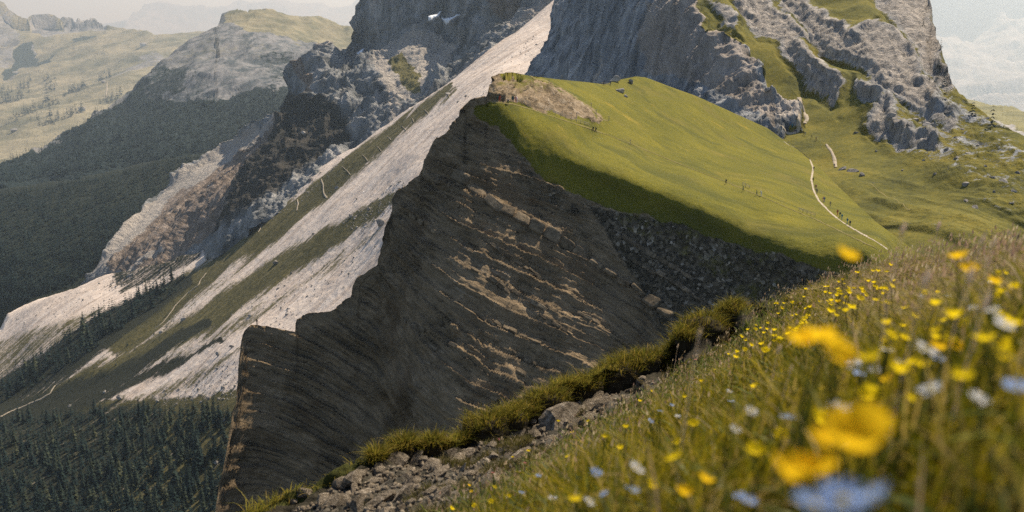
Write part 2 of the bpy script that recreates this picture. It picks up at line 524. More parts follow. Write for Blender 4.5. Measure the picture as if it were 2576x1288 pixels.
def far(k, pts): return [(x, y, d * k) for x, y, d in pts]
L1 = Layer('far_mountain', 200, 1050, 260, 60,
    [(200, 60), (312, 70), (340, 42), (375, 22), (434, 26), (465, 31), (486, 20), (540, 28), (600, 12), (680, 18), (750, 8), (860, 22), (900, 12), (1050, 20)],
    [(200, 170), (1050, 170)],
    far(2.3, [(200, 60, 24000), (600, 20, 25000), (1050, 20, 25000), (200, 170, 19000), (600, 170, 19000), (1050, 170, 19000)]),
    d_simple(5000, 650, 3, (1, 1, .5), 6, True), lambda P, N, px, py: dict(grass=px * 0, forest=px * 0), M_far, (6, 0.02, 0.6))

def k_alp(P, N, px, py):
    jx, jy = jitter(P, 420., 22, 161); px, py = px + jx, py + jy * .7
    teeth = poly_mask(px, py, [(78, 72), (86, 50), (125, 48), (156, 70), (166, 46), (252, 46), (268, 72), (205, 74), (110, 90)], 6)
    rocks = np.maximum(teeth, 0.75 * poly_mask(px, py, [(40, 155), (70, 105), (95, 112), (92, 150), (110, 158), (60, 160), (15, 200), (0, 200)], 10))
    rocks = np.maximum(rocks, 0.6 * poly_mask(px, py, [(240, 200), (300, 170), (345, 145), (400, 135), (430, 150), (340, 190), (270, 215)], 10))
    rocks = np.maximum(rocks, 0.6 * poly_mask(px, py, [(-100, -20), (20, 30), (60, 90), (40, 140), (-100, 190)], 12))
    shr = 0.75 * poly_mask(px, py, [(170, 95), (235, 85), (240, 105), (180, 118)], 12)
    shr = np.maximum(shr, 0.8 * poly_mask(px, py, [(50, 112), (85, 105), (95, 150), (140, 140), (135, 155), (60, 160), (0, 195), (0, 180)], 9))
    return dict(grass=1 - 1.0 * rocks, forest=shr)
def d_alp(P, N, px, py):
    a = fbm(P / np.array([1500, 1500, 1500]), 6, .52, 5) * 180
    teeth = poly_mask(px, py, [(160, 66), (166, 46), (252, 46), (264, 66)], 8)
    a += teeth * fbm(P / np.array([170, 400, 420]), 5, .55, 9, True) * 150
    return N * a[..., None]
L2 = Layer('alpine_hillside', -140, 640, 330, 190,
    [(-140, -30), (-60, 5), (0, 16), (14, 35), (42, 57), (75, 62), (87, 54), (121, 52), (156, 64), (167, 52), (177, 46), (189, 57), (201, 50), (215, 55), (236, 52), (250, 57), (264, 68), (295, 71), (330, 75), (365, 87), (392, 95), (451, 91), (555, 80), (640, 75)],
    [(-140, 540), (640, 400)],
    far(1.7, [(-140, 0, 8200), (100, 60, 8200), (300, 75, 7800), (400, 95, 7300), (560, 80, 7600), (640, 80, 7500), (0, 200, 6600), (200, 200, 6300), (400, 180, 5900), (600, 200, 5600), (0, 300, 5200), (200, 300, 4900), (0, 400, 4200), (200, 400, 4000), (600, 400, 4200), (-140, 540, 3300), (640, 540, 3400)]),
    d_alp, k_alp, M_alp, (6, 0.02, 0.5))

def k_hill(P, N, px, py):
    jx, jy = jitter(P, 160., 22, 163); px, py = px + jx, py + jy
    fo = poly_mask(px, py, [(-140, 440), (0, 408), (150, 352), (225, 312), (300, 262), (350, 225), (380, 255), (440, 262), (500, 262), (545, 276), (582, 274), (600, 250), (690, 240), (745, 238), (800, 300), (900, 640), (-140, 700)], 9)
    fo = np.maximum(fo, 0.55 * poly_mask(px, py, [(300, 262), (420, 165), (470, 150), (500, 190), (470, 250), (400, 270)], 16))
    fo = np.maximum(fo, 0.5 * poly_mask(px, py, [(640, 130), (760, 150), (760, 250), (690, 240), (650, 190)], 20))
    gr = poly_mask(px, py, [(556, 52), (575, 36), (600, 32), (660, 18), (740, 40), (900, 70), (1000, 95), (1000, 180), (760, 118), (680, 96), (620, 92)], 8)
    gr = np.maximum(gr, 0.4 * poly_mask(px, py, [(380, 170), (520, 100), (620, 110), (760, 140), (760, 200), (600, 150), (450, 190)], 20))
    return dict(grass=gr, forest=fo)
def d_hill(P, N, px, py):
    fo = poly_mask(px, py, [(-140, 440), (0, 408), (225, 312), (300, 262), (745, 238), (800, 300), (640, 460), (-140, 560)], 9)
    a = fbm(P / np.array([420, 420, 500]), 6, .5, 21, True) * 55 * (1 - .5 * fo)
    a += fo * np.abs(fbm(P / 16.0, 2, .5, 4)) * 13
    return N * a[..., None]
L3 = Layer('wooded_mountain', -140, 1010, 380, 180,
    [(-140, 452), (0, 412), (60, 392), (150, 352), (220, 318), (300, 252), (400, 168), (450, 128), (500, 104), (545, 90), (553, 56), (562, 44), (600, 36), (625, 44), (634, 34), (662, 22), (700, 33), (735, 44), (800, 53), (890, 74), (1010, 96)],
    [(-140, 620), (700, 500), (1010, 420)],
    far(1.05, [(-140, 452, 3000), (0, 412, 3300), (150, 352, 3900), (300, 255, 4300), (450, 130, 4700), (550, 90, 4900), (562, 46, 5300), (662, 24, 5500), (800, 55, 5600), (1010, 96, 5400), (560, 180, 4000), (700, 150, 4300), (420, 300, 3500), (600, 270, 3500), (740, 240, 3500), (200, 420, 3000), (0, 480, 2750), (400, 400, 2900), (700, 320, 3000), (-140, 620, 3000), (400, 520, 2900), (1010, 420, 3000), (0, 560, 2850)]),
    d_hill, k_hill, M_hill, (6, 0.02, 0.6))

def k_val(P, N, px, py):
    cl = poly_mask(px, py, [(420, 475), (560, 405), (600, 395), (470, 470)], 8)
    return dict(grass=0.35 + 0 * px, forest=0.75 - cl)
L4 = Layer('valley_forest_floor', -140, 720, 260, 150,
    [(-140, 498), (0, 484), (100, 470), (200, 452), (300, 428), (400, 404), (520, 386), (600, 352), (720, 330)],
    [(-140, 1000), (720, 760)],
    [(-140, 498, 2600), (0, 484, 2600), (300, 428, 2650), (520, 386, 2600), (720, 330, 2700), (0, 620, 2150), (300, 560, 2150), (0, 760, 1960), (250, 690, 2000), (500, 520, 2180), (-140, 1000, 1950), (300, 850, 1950), (720, 760, 2000)],
    d_simple(260, 22, 31), k_val, M_val, (5, 0.02, 0.2))

# the pale peak in the haze, and the plateau below it
def k_pale(P, N, px, py):
    return dict(grass=0.0 * px, forest=0 * px)
L9 = Layer('hazy_peak', 2120, 2900, 220, 160,
    [(2120, -70), (2300, -60), (2450, -75), (2600, -40), (2900, 40)],
    [(2120, 420), (2900, 460)],
    far(2.2, [(2120, -70, 15500), (2500, -70, 15500), (2900, 40, 15500), (2350, 120, 14600), (2520, 140, 14200), (2450, 230, 12500), (2700, 200, 13000), (2120, 420, 9000), (2576, 300, 10500), (2900, 460, 8500)]),
    d_simple(3400, 900, 41, (1, 1, .45), 6, True), k_pale, mat_far('pale_rock', ((.25, .245, .24), (.33, .32, .31)), ((.2, .19, .1), (.3, .27, .13)), ((.03, .04, .03), (.05, .06, .04)), 1700), (5, 0.02, 0.5))
def k_plat(P, N, px, py):
    rk = 0.8 * poly_mask(px, py, [(2410, 260), (2500, 290), (2576, 345), (2700, 380), (2576, 390), (2480, 340)], 12)
    return dict(grass=1 - rk, forest=0 * px)
L9b = Layer('high_plateau', 2300, 2800, 200, 110,
    [(2300, 228), (2400, 246), (2470, 262), (2576, 284), (2700, 310), (2800, 330)],
    [(2300, 470), (2800, 560)],
    [(2300, 228, 4200), (2470, 262, 4000), (2800, 330, 4000), (2450, 300, 2600), (2576, 345, 2000), (2800, 400, 1900), (2300, 470, 1100), (2576, 450, 1250), (2800, 560, 900)],
    d_simple(220, 26, 47), k_plat, mat_far('plateau_ground', ((.2, .19, .18), (.4, .37, .34)), ((.13, .12, .04), (.24, .21, .08)), ((.03, .04, .03), (.05, .06, .04)), 90), (5, 0.02, 0.2))

# ------------------------------------------------------------------ the limestone massif
SHADE5 = [(738, 232), (800, 262), (890, 300), (905, 370), (800, 450), (560, 610), (545, 585), (600, 480), (650, 420), (695, 330), (722, 296)]
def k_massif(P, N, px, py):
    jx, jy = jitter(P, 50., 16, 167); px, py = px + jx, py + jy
    dark = poly_mask(px, py, SHADE5, 10)  # shaded buttress face, painted into the rock colour
    scree = poly_mask(px, py, [(725, 287), (600, 350), (400, 488), (300, 600), (240, 690), (262, 700), (330, 610), (430, 505), (560, 425), (690, 335)], 6)
    scree = np.maximum(scree, 0.95 * poly_mask(px, py, [(950, 180), (985, 130), (1040, 92), (1100, 98), (1155, 140), (1140, 170), (1080, 215), (1030, 265), (1000, 250), (970, 210)], 7))
    scree = np.maximum(scree, 0.9 * line_mask(px, py, [(1000, 240, 8), (1005, 290, 9), (1020, 330, 6)]))
    scree = np.maximum(scree, 0.75 * line_mask(px, py, [(790, 136, 5), (830, 120, 6), (880, 140, 6), (930, 145, 7)]))
    scree = np.maximum(scree, 0.8 * line_mask(px, py, [(1395, 20, 10), (1340, 70, 9), (1300, 95, 5)]))
    scree = np.maximum(scree, 0.7 * line_mask(px, py, [(420, 640, 6), (330, 680, 9)]))
    grass = poly_mask(px, py, [(985, 168), (1020, 152), (1062, 200), (1058, 238), (1030, 236)], 7)
    pink = poly_mask(px, py, [(720, 300), (700, 330), (650, 420), (598, 480), (545, 590), (420, 690), (280, 680), (300, 610), (420, 500), (560, 420)], 8)
    pink = np.maximum(pink, 0.75 * poly_mask(px, py, [(1290, -20), (1330, 40), (1260, 60), (1250, -20)], 14))
    pink = np.maximum(pink, 0.8 * poly_mask(px, py, [(752, 175), (775, 165), (800, 250), (770, 250)], 8))
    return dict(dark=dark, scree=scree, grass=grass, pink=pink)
def saw(x, p=2.0):
    f = x - np.floor(x)
    return f ** p
def d_massif(P, N, px, py):
    flank = poly_mask(px, py, [(720, 290), (598, 480), (545, 590), (420, 700), (240, 700), (300, 590), (520, 395)], 14)
    a = fbm(P / np.array([95, 95, 360]), 6, .58, 51, True) * 34
    a += fbm(P / np.array([16, 16, 110]), 4, .6, 57, True) * 5.5
    a += saw((P[..., 2] + fbm(P / 60., 3, .5, 58) * 16) / 34.0, 3) * 2
    # gullies on the eroded flank run down to the left
    Q = P @ np.array([[0.8, 0.2, 0], [-0.6, 0.2, 0], [0.2, 0, 0.3]]) / 34.0
    g = fbm(Q, 5, .55, 61, True) * 15
    ledge = poly_mask(px, py, [(950, 180), (1040, 92), (1155, 140), (1030, 265)], 12)
    a = a * (1 - flank) * (1 - .6 * ledge) + g * flank
    a += fbm(P / 9.0, 3, .6, 63) * 2.2
    chute = poly_mask(px, py, [(725, 287), (400, 488), (240, 690), (330, 610), (560, 425)], 8)
    a *= 1 - 0.85 * chute
    return N * a[..., None]
SCREE_TOP = [(-140, 905), (-60, 860), (0, 830), (20, 792), (100, 757), (250, 706), (300, 692), (400, 667), (500, 640), (560, 604), (640, 544), (700, 502), (760, 462), (820, 418), (880, 376), (905, 366), (960, 330), (1000, 302), (1050, 266), (1100, 232), (1150, 192), (1200, 152), (1250, 114), (1300, 80), (1340, 46), (1380, 12), (1410, -15), (1450, -50)]
L5 = Layer('rock_massif', 200, 1500, 520, 300,
    [(200, 745), (240, 690), (300, 600), (340, 556), (400, 490), (460, 440), (520, 400), (600, 350), (680, 305), (725, 287), (738, 235), (742, 200), (750, 172), (770, 158), (790, 138), (812, 122), (830, 117), (850, 122), (868, 131), (874, 108), (886, 92), (890, 58), (900, 40), (905, 20), (918, 0), (935, -25), (1000, -30), (1100, -32), (1250, -34), (1400, -40), (1500, -45)],
    [(200, 800), (400, 740), (560, 680), (700, 580), (900, 440), (1100, 310), (1300, 160), (1420, 60), (1500, 0)],
    [(240, 690, 1800), (400, 490, 2000), (520, 400, 2060), (600, 350, 2050), (725, 290, 1930), (600, 420, 1890), (480, 520, 1830), (350, 640, 1760), (450, 650, 1690), (550, 590, 1600), (600, 480, 1690), (650, 420, 1750), (700, 330, 1850), (700, 500, 1570), (760, 260, 1850), (850, 330, 1730), (800, 430, 1600), (820, 120, 1960), (880, 135, 1990), (850, 240, 1840), (950, 150, 1960), (900, 50, 1990), (918, 0, 2000), (930, 250, 1780),
     (1040, 95, 1900), (1080, 170, 1760), (1020, 255, 1650), (1150, 120, 1850), (960, 190, 1760), (1200, 80, 1760), (1250, 60, 1720), (1350, 0, 1640), (950, 330, 1610), (1100, 20, 1918), (1000, -100, 1950), (1100, -100, 1940), (1250, -100, 1770), (1450, -120, 1670), (1000, 20, 1935), (1100, 250, 1560), (1250, 160, 1530), (1420, 60, 1560), (900, 420, 1540), (560, 680, 1560), (300, 760, 1720)],
    d_massif, k_massif, M_massif, (6, 0.02, 0.7), flat=True, calm=300)

# ------------------------------------------------------------------ scree slope and valley floor under the massif
def k_scree(P, N, px, py):
    Q = P @ np.array([[0.5, 0.1, 0], [-0.5, 0.1, 0], [0, 0.05, 0.1]]) / 14.0
    jx, jy = jitter(Q, 1., 16, 169); px, py = px + jx, py + jy
    g = line_mask(px, py, [(1135, 222, 10), (1060, 285, 16), (960, 365, 20), (860, 445, 24), (760, 520, 26), (660, 595, 28), (560, 665, 30), (460, 735, 34), (380, 790, 42), (300, 850, 45)], .8)
    g = np.maximum(g, 0.92 * line_mask(px, py, [(1030, 452, 6), (930, 528, 16), (850, 585, 20), (760, 640, 26), (660, 708, 34), (560, 775, 36), (460, 835, 32), (340, 905, 34), (200, 975, 36), (60, 1035, 40)], .85))
    g = np.maximum(g, 0.52 * line_mask(px, py, [(1010, 520, 10), (930, 590, 12), (840, 655, 14), (740, 720, 15), (640, 790, 16), (540, 850, 18), (420, 915, 20)], .95))
    g = np.maximum(g, 0.55 * line_mask(px, py, [(640, 860, 10), (520, 930, 16), (420, 985, 22), (330, 1010, 20)], .95))
    g = np.maximum(g, 0.75 * poly_mask(px, py, [(380, 1000), (560, 985), (640, 960), (640, 1400), (-140, 1400), (-140, 1000)], 14))
    g = np.maximum(g, 0.56 * poly_mask(px, py, [(-140, 905), (60, 830), (200, 790), (300, 760), (260, 830), (120, 890), (0, 960), (-140, 990)], 18))
    pass
    f = 0.9 * line_mask(px, py, [(470, 705, 14), (380, 760, 32), (270, 830, 44), (170, 900, 46), (60, 960, 46), (-60, 1030, 50)], .85)
    f = np.maximum(f, 0.85 * line_mask(px, py, [(520, 812, 10), (420, 870, 18), (300, 945, 26), (150, 1000, 32), (-40, 1080, 50)], .9))
    f = np.maximum(f, 0.75 * line_mask(px, py, [(560, 850, 5), (450, 905, 12), (330, 965, 18), (180, 1020, 28), (0, 1070, 40)], .9))
    f = np.maximum(f, 0.62 * poly_mask(px, py, [(-140, 1060), (100, 1030), (300, 1005), (420, 1010), (420, 1100), (250, 1288), (250, 1400), (-140, 1400)], 30))
    f = np.maximum(f, 0.25 * poly_mask(px, py, [(400, 1010), (560, 1010), (640, 1100), (640, 1400), (250, 1400), (400, 1150)], 20))
    f = np.maximum(f, 0.6 * poly_mask(px, py, [(280, 690), (420, 640), (520, 620), (500, 660), (300, 740)], 10))
    return dict(grass=g, forest=f)
def d_scree(P, N, px, py):
    Q = P @ np.array([[0.5, 0.1, 0], [-0.5, 0.1, 0], [0, 0.05, 0.1]]) / 30.0
    a = fbm(Q, 5, .5, 71) * 4.5 + fbm(P / 160.0, 3, .5, 73) * 8 + fbm(P / 6.0, 3, .6, 77) * 0.7
    return N * a[..., None]
L6 = Layer('scree_slope', -140, 1450, 480, 290, SCREE_TOP,
    [(-140, 1420), (600, 1420), (660, 1060), (760, 980), (900, 880), (1000, 700), (1080, 540), (1200, 390), (1450, 370)],
    [(1410, -10, 1580), (1300, 100, 1470), (1200, 200, 1360), (1380, 100, 1400), (1340, 190, 1250), (1240, 230, 1230), (1100, 235, 1460), (1000, 305, 1500), (1060, 440, 1120), (900, 370, 1530), (900, 560, 1180), (700, 502, 1560), (560, 605, 1580), (300, 692, 1740), (0, 830, 1790), (-140, 905, 1780), (900, 740, 1020), (700, 700, 1220), (620, 880, 1060), (400, 800, 1400), (100, 800, 1700), (600, 1000, 970), (300, 900, 1330), (0, 980, 1500), (300, 1050, 1140), (0, 1100, 1260), (600, 1288, 800), (300, 1288, 900), (0, 1288, 1000), (-140, 1420, 930), (600, 1420, 720), (1450, 370, 1050), (-140, 1050, 1430)],
    d_scree, k_scree, M_scree, (5, 0.012, 0.35))

# ------------------------------------------------------------------ grey wall and grassy flank behind the meadow
def z3(pts): return [((2200 + x / 2.051) * 0.74537, (y / 2.051) * 0.74537) for x, y in pts]
ROCK78 = [z3([(560, -30), (800, -30), (860, 60), (960, 120), (1100, 280), (1000, 320), (1130, 400), (1230, 500), (1330, 580), (1330, 720), (1290, 750), (1200, 660), (1080, 600), (1000, 480), (900, 380), (880, 300), (740, 260), (700, 180), (600, 100)]),
          z3([(860, -60), (1060, -60), (1150, 100), (1400, 220), (1560, 180), (1700, 260), (1850, 430), (1850, 560), (1960, 650), (1980, 800), (2050, 850), (2120, 850), (2100, 900), (2000, 830), (1880, 780), (1760, 720), (1640, 620), (1560, 560), (1400, 460), (1250, 390), (1150, 330), (1090, 260), (1050, 150), (900, 60)]),
          z3([(1540, -60), (1920, -60), (1950, 250), (2000, 400), (2080, 560), (2080, 640), (1980, 560), (1900, 480), (1800, 330), (1700, 200), (1640, 120)]),
          z3([(1480, 850), (1640, 740), (1720, 850), (1840, 900), (1850, 960), (2000, 960), (1980, 1040), (1880, 1000), (1740, 1020), (1660, 920), (1560, 940)]),
          z3([(400, 20), (460, 60), (560, 130), (600, 200), (590, 250), (500, 190), (430, 110)]),
          z3([(1460, 600), (1580, 650), (1600, 760), (1500, 720)])]
def k_wall(P, N, px, py):
    jx = fbm(P / 20.0, 4, .5, 141) * 26; jy = fbm(P / 20.0, 4, .5, 143) * 26
    px = px + jx; py = py + jy
    left = [(1735, -200), (1752, 0), (1760, 47), (1778, 73), (1811, 94), (1851, 120), (1876, 142), (1868, 160), (1894, 176), (1923, 206), (1950, 262), (1985, 272), (2012, 250), (2030, 290), (2030, 305), (2008, 330), (1965, 345), (1950, 420), (1940, 950), (2900, 950), (2900, -200)]
    g = poly_mask(px, py, left, 4)
    rk = np.zeros(px.shape)
    for p in ROCK78: rk = np.maximum(rk, poly_mask(px, py, p, 20))
    spk = poly_mask(px, py, [(2150, 200), (2330, 180), (2480, 300), (2600, 380), (2600, 560), (2450, 480), (2300, 420), (2180, 330)], 30)
    g = g * (1 - 1.05 * rk) + 0.12 * g * (1 - rk) - (0.42 * spk + 0.3 * np.clip(fbm(P @ np.array([[.06, .02, 0], [.02, .012, 0], [.03, 0, .05]]), 4, .55, 191) * 2, 0, 1) * smooth(2080, 2250, px)) * g * (1 - rk)
    pink = poly_mask(px, py, [(1625, 15), (1740, -40), (1800, 60), (1860, 130), (1900, 200), (1960, 300), (1950, 340), (1860, 270), (1800, 240), (1700, 190), (1640, 200), (1622, 120)], 12)
    light = np.clip(rk * poly_mask(px, py, left, 4), 0, 1)
    sc = 0.8 * line_mask(px, py, [(1512, 160, 6), (1500, 175, 8), (1498, 200, 7)])
    sc = np.maximum(sc, 0.62 * poly_mask(px, py, [(1950, 262), (2012, 250), (2030, 300), (2000, 335), (1955, 335)], 8))
    return dict(grass=np.clip(g, 0, 1.12) / 1.12, pink=pink, light=light, scree=sc)
def d_wall(P, N, px, py):
    m = k_wall(P, N, px, py); r = 1 - m['grass']
    a = fbm(P / np.array([34, 34, 140]), 6, .55, 81, True) * 9 * r * (1 - .7 * m['light'])
    a += fbm(P / np.array([8, 8, 70]), 4, .58, 83, True) * 2.4 * r * (1 - .6 * m['light'])
    a += fbm(P / 3.5, 2, .6, 85) * 0.5 * r
    a += m['light'] * (fbm(P / np.array([5, 5, 70]), 4, .6, 87, True) * 1.0)
    def rkm(dy):
        q = np.zeros(px.shape)
        for p in ROCK78: q = np.maximum(q, poly_mask(px + jx0 - dy * .5, py + jy0 + dy, p, 10))
        return q
    jx0 = fbm(P / 20.0, 4, .5, 141) * 26; jy0 = fbm(P / 20.0, 4, .5, 143) * 26
    a += (rkm(16) - rkm(-16)) * 2.3
    a += fbm(P / 45.0, 4, .5, 89) * 4.0 * m['grass']
    return N * a[..., None]
L7 = Layer('grassy_mountainside', 1318, 2820, 570, 255,
    [(1318, 260), (1330, 205), (1350, 150), (1378, 100), (1386, 70), (1394, 35), (1410, 0), (1425, -30), (1500, -36), (1700, -42), (1900, -45), (2200, -45), (2325, -40), (2334, 0), (2340, 60), (2352, 110), (2375, 170), (2395, 215), (2415, 240), (2450, 268), (2500, 305), (2576, 345), (2700, 400), (2820, 440)],
    [(1318, 360), (1500, 360), (1700, 380), (1950, 480), (2100, 640), (2300, 760), (2820, 860)],
    [(1330, 205, 950), (1386, 70, 1010), (1430, -70, 1060), (1420, 200, 880), (1500, 150, 800), (1500, -100, 860), (1600, 150, 700), (1620, -50, 740), (1700, 200, 610), (1720, 0, 650), (1850, 250, 535), (1850, 110, 570), (1760, 20, 620), (1950, 320, 500), (1880, 150, 560), (1990, 290, 508), (1966, 348, 477), (2060, 420, 431), (2150, 510, 371), (2300, 630, 306), (2400, 690, 278), (2000, 150, 560), (1900, 0, 640), (2100, 0, 625), (2200, 100, 535), (2100, 250, 505), (2250, 400, 425), (2330, 0, 620), (2400, 230, 480), (2400, 430, 392), (2576, 350, 412), (2576, 470, 368), (2576, 620, 322), (2820, 440, 385), (2820, 860, 260), (2200, -150, 690), (1318, 360, 900), (1700, 380, 540), (2100, 640, 330)],
    d_wall, k_wall, M_wall, (6, 0.03, 0.7), flat=True, calm=500)

# ------------------------------------------------------------------ the meadow ridge with its broken-off face
RIDGE_TOP = [(520, 1420), (540, 1300), (560, 1200), (575, 1120), (598, 1010), (604, 940), (610, 890), (622, 835), (634, 820), (660, 822), (700, 828), (744, 836), (750, 806), (775, 794), (830, 785), (886, 752), (896, 742), (903, 700), (925, 682), (950, 668), (966, 620), (978, 590), (982, 540), (990, 515), (1004, 482), (1030, 458), (1058, 440), (1066, 405), (1078, 382), (1096, 348), (1120, 335), (1145, 308), (1166, 296), (1176, 262), (1192, 248), (1222, 243), (1230, 212), (1246, 200), (1268, 185), (1290, 182), (1330, 190), (1400, 199), (1470, 206), (1520, 212), (1560, 200), (1600, 192), (1625, 195), (1680, 216), (1750, 241), (1850, 286), (1930, 322), (1966, 348), (2010, 378), (2060, 420), (2120, 480), (2200, 555), (2300, 630), (2400, 690)]
MEADOW = [(1186, 262), (1228, 247), (1275, 250), (1330, 268), (1420, 295), (1490, 302), (1522, 304), (1476, 262), (1405, 222), (1335, 197), (1278, 188), (1250, 196), (1240, 186), (1280, 170), (1520, 190), (1600, 170), (1760, 220), (1980, 330), (2420, 650), (2420, 780), (2100, 690), (2030, 668), (1970, 642), (1900, 636), (1850, 620), (1790, 596), (1720, 566), (1600, 540), (1532, 528), (1500, 510), (1438, 488), (1375, 456), (1341, 422), (1285, 352), (1219, 309), (1184, 288)]
def jit(P): return fbm(P / 7.0, 4, .6, 151) * 20, fbm(P / 7.0, 4, .6, 153) * 20
def beds(P):
    bed = np.array(BED) / np.linalg.norm(BED)
    c = P - np.array([0, 270.0, -60])
    h = c @ bed + (c[..., 0] * .9 - c[..., 2]) ** 2 * .0008 + fbm(P / 26.0, 3, .5, 91) * 1.6 + fbm(P / 5.0, 2, .5, 93) * 0.25
    return h, c @ np.array([.85, .1, -.45])
def k_ridge(P, N, px, py):
    jx, jy = jit(P)
    g = poly_mask(px + jx, py + jy, MEADOW, 9)
    g = np.maximum(g, 0.42 * poly_mask(px, py, [(1480, 490), (1720, 540), (1970, 630), (2130, 680), (2200, 800), (1900, 790), (1720, 660), (1560, 575)], 14))
    tops = poly_mask(px, py, [(625, 826), (640, 812), (745, 834), (760, 850), (700, 880), (650, 860)], 8) * .7
    tops = np.maximum(tops, 0.7 * poly_mask(px, py, [(750, 800), (890, 745), (890, 770), (800, 820), (755, 830)], 6))
    gv = poly_mask(px, py, [(1480, 520), (1720, 560), (1900, 620), (2130, 690), (2250, 900), (1700, 900), (1600, 700)], 25)
    gv = np.maximum(gv, 0.5 * poly_mask(px, py, [(1240, 350), (1400, 460), (1500, 540), (1420, 560), (1280, 450)], 16))
    out = poly_mask(px, py, [(1226, 245), (1275, 250), (1420, 295), (1490, 302), (1520, 302), (1476, 262), (1405, 222), (1335, 197), (1240, 196)], 6)
    pale = 0.42 * out
    g = np.maximum(g, .5 * out * smooth(262, 205, py + (px - 1300) * -.2))
    for q in ([(1130, 600), (1180, 590), (1260, 640), (1330, 720), (1420, 800), (1330, 790), (1200, 700)], [(1110, 680), (1160, 690), (1240, 760), (1200, 790), (1120, 740)], [(1560, 700), (1700, 760), (1740, 830), (1640, 800)], [(1720, 600), (1800, 620), (1840, 700), (1760, 690)], [(1250, 300), (1330, 370), (1420, 470), (1380, 480), (1270, 370)]):
        pale = np.maximum(pale, 0.4 * poly_mask(px, py, q, 30))
    return dict(grass=g, gravel=gv, pale=pale)
def d_ridge(P, N, px, py):
    jx, jy = jit(P)
    g = poly_mask(px + jx, py + jy, MEADOW, 9)
    rock = 1 - g
    gv = poly_mask(px, py, [(1480, 520), (1720, 560), (1900, 620), (2130, 690), (2250, 900), (1700, 900), (1600, 700)], 40)
    h, u = beds(P)
    edge = np.where(px < 1250, smooth(2, 60, py - np.interp(px, [q[0] for q in RIDGE_TOP], [q[1] for q in RIDGE_TOP])), 1)
    hard = vnoise(np.stack([h / 5.5, u / 60, h * 0], -1), 95) + .6 * vnoise(np.stack([h / 2.1, u / 30, h * 0], -1), 96)
    brk = np.clip(fbm(P / np.array([9, 9, 9]), 4, .55, 99) * 1.8 + .45, 0, 1)      # where beds stand out or lie under rubble
    a = hard * 0.8 + (saw(h / 3.4) * 1.5 + saw(h / 1.25 + .3) * 0.75 + saw(h / .6) * .22 - 1.0) * (.3 + .7 * brk)
    a += np.floor(2.5 * vnoise(np.stack([u / 2.6, h / 2.4, h * 0], -1), 113)) * 0.3 * brk
    a = a * (1 - 0.75 * gv) * edge
    a += fbm(P / np.array([22, 22, 40]), 5, .5, 101, True) * 1.3
    a += fbm(P / 2.6, 4, .62, 97) * 0.55
    a += (1 - edge) * (np.floor(vnoise(P / np.array([6., 6., 9.]), 171) * 3) * 0.5 + fbm(P / 4.0, 3, .6, 173) * 0.9) * smooth(740, 860, px)
    a += gv * fbm(P / 11.0, 4, .5, 107, True) * 1.2
    a -= a[rock > .6].mean() + .3
    m = fbm(P / 1.6, 3, .6, 109) * 0.16
    outc = poly_mask(px, py, [(1226, 245), (1275, 250), (1400, 286), (1440, 290), (1440, 262), (1400, 228), (1335, 203), (1240, 200)], 9)
    a += outc * (0.5 + fbm(P / 3.5, 5, .62, 111, True) * 1.5)
    return N * (a * rock + m * g)[..., None]
RIDGE_BOT = [(520, 1460), (1250, 1460), (1400, 1120), (1500, 1060), (1700, 980), (1900, 900), (2100, 820), (2400, 800)]
def face_controls():
    """The broken face drops at about 57 degrees from the shoulder line."""
    start = [(545, 1290, 264), (600, 1020, 273), (622, 850, 279), (700, 835, 282), (760, 805, 284), (830, 790, 284), (905, 705, 284), (960, 660, 283), (1000, 495, 283), (1100, 350, 283), (1165, 310, 284), (1240, 312, 286), (1340, 350, 288.7), (1440, 384, 291), (1520, 412, 292.3), (1600, 443, 292), (1700, 484, 289.8), (1800, 527, 286), (1880, 563, 281.5), (1960, 600, 275.5), (2060, 640, 267), (2120, 660, 261), (2200, 692, 254)]
    out = []
    A = np.array([q for q in start if q[0] >= 1240], float)
    start = [q for q in start if q[0] < 1240] + [(x, float(np.interp(x, A[:, 0], A[:, 1])), float(np.interp(x, A[:, 0], A[:, 2]))) for x in range(1240, 2201, 48)]
    for x, y0, D0 in start:
        d0 = rays(x, y0); D = D0; prev = 0
        yb = np.interp(x, [p[0] for p in RIDGE_BOT], [p[1] for p in RIDGE_BOT])
        for dy in (0, 50, 100, 150, 240, 360, 500, 700):
            if y0 + dy < yb + 10:
                k = 1.8 if dy <= 150 else 1.36 if x < 1650 else 1.1
                if x < 1000: k = 2.3
                elif x < 1150: k = max(k, 1.4)
                d = rays(x, y0 + dy)
                D = D * (-d0[2] + k * d0[1]) / (-d[2] + k * d[1]); d0 = d
                out.append((x, y0 + dy, D))
    return out
FACE = face_controls()
L10 = Layer('meadow_ridge', 520, 2400, 660, 360, RIDGE_TOP, RIDGE_BOT,
    [(1280, 183, 300), (1340, 190, 335), (1400, 200, 365), (1520, 212, 400), (1600, 192, 430), (1750, 240, 450), (1850, 286, 462), (1966, 348, 470), (2060, 420, 425), (2150, 510, 365), (2300, 630, 300), (2400, 690, 270),
     (1260, 255, 287), (1400, 290, 306), (1490, 300, 326), (1520, 330, 335), (1300, 300, 288), (1500, 350, 322), (1650, 330, 370), (1800, 350, 405), (1650, 400, 335), (1830, 455, 332), (1915, 490, 312), (2047, 445, 385), (2048, 490, 350), (2105, 550, 300), (2200, 610, 262), (1900, 540, 295), (2050, 600, 275),
     (540, 1420, 258), (2400, 800, 240)] + FACE,
    d_ridge, k_ridge, M_ridge, (8, 0.006, 2.6), flat=True, calm=700)

_h, _u = beds(L10.P)
add_attr(L10.o.data, 'bedv', np.stack([_u * .17, L10.P[..., 1] * .2, _h * 1.25], -1).reshape(-1, 3))

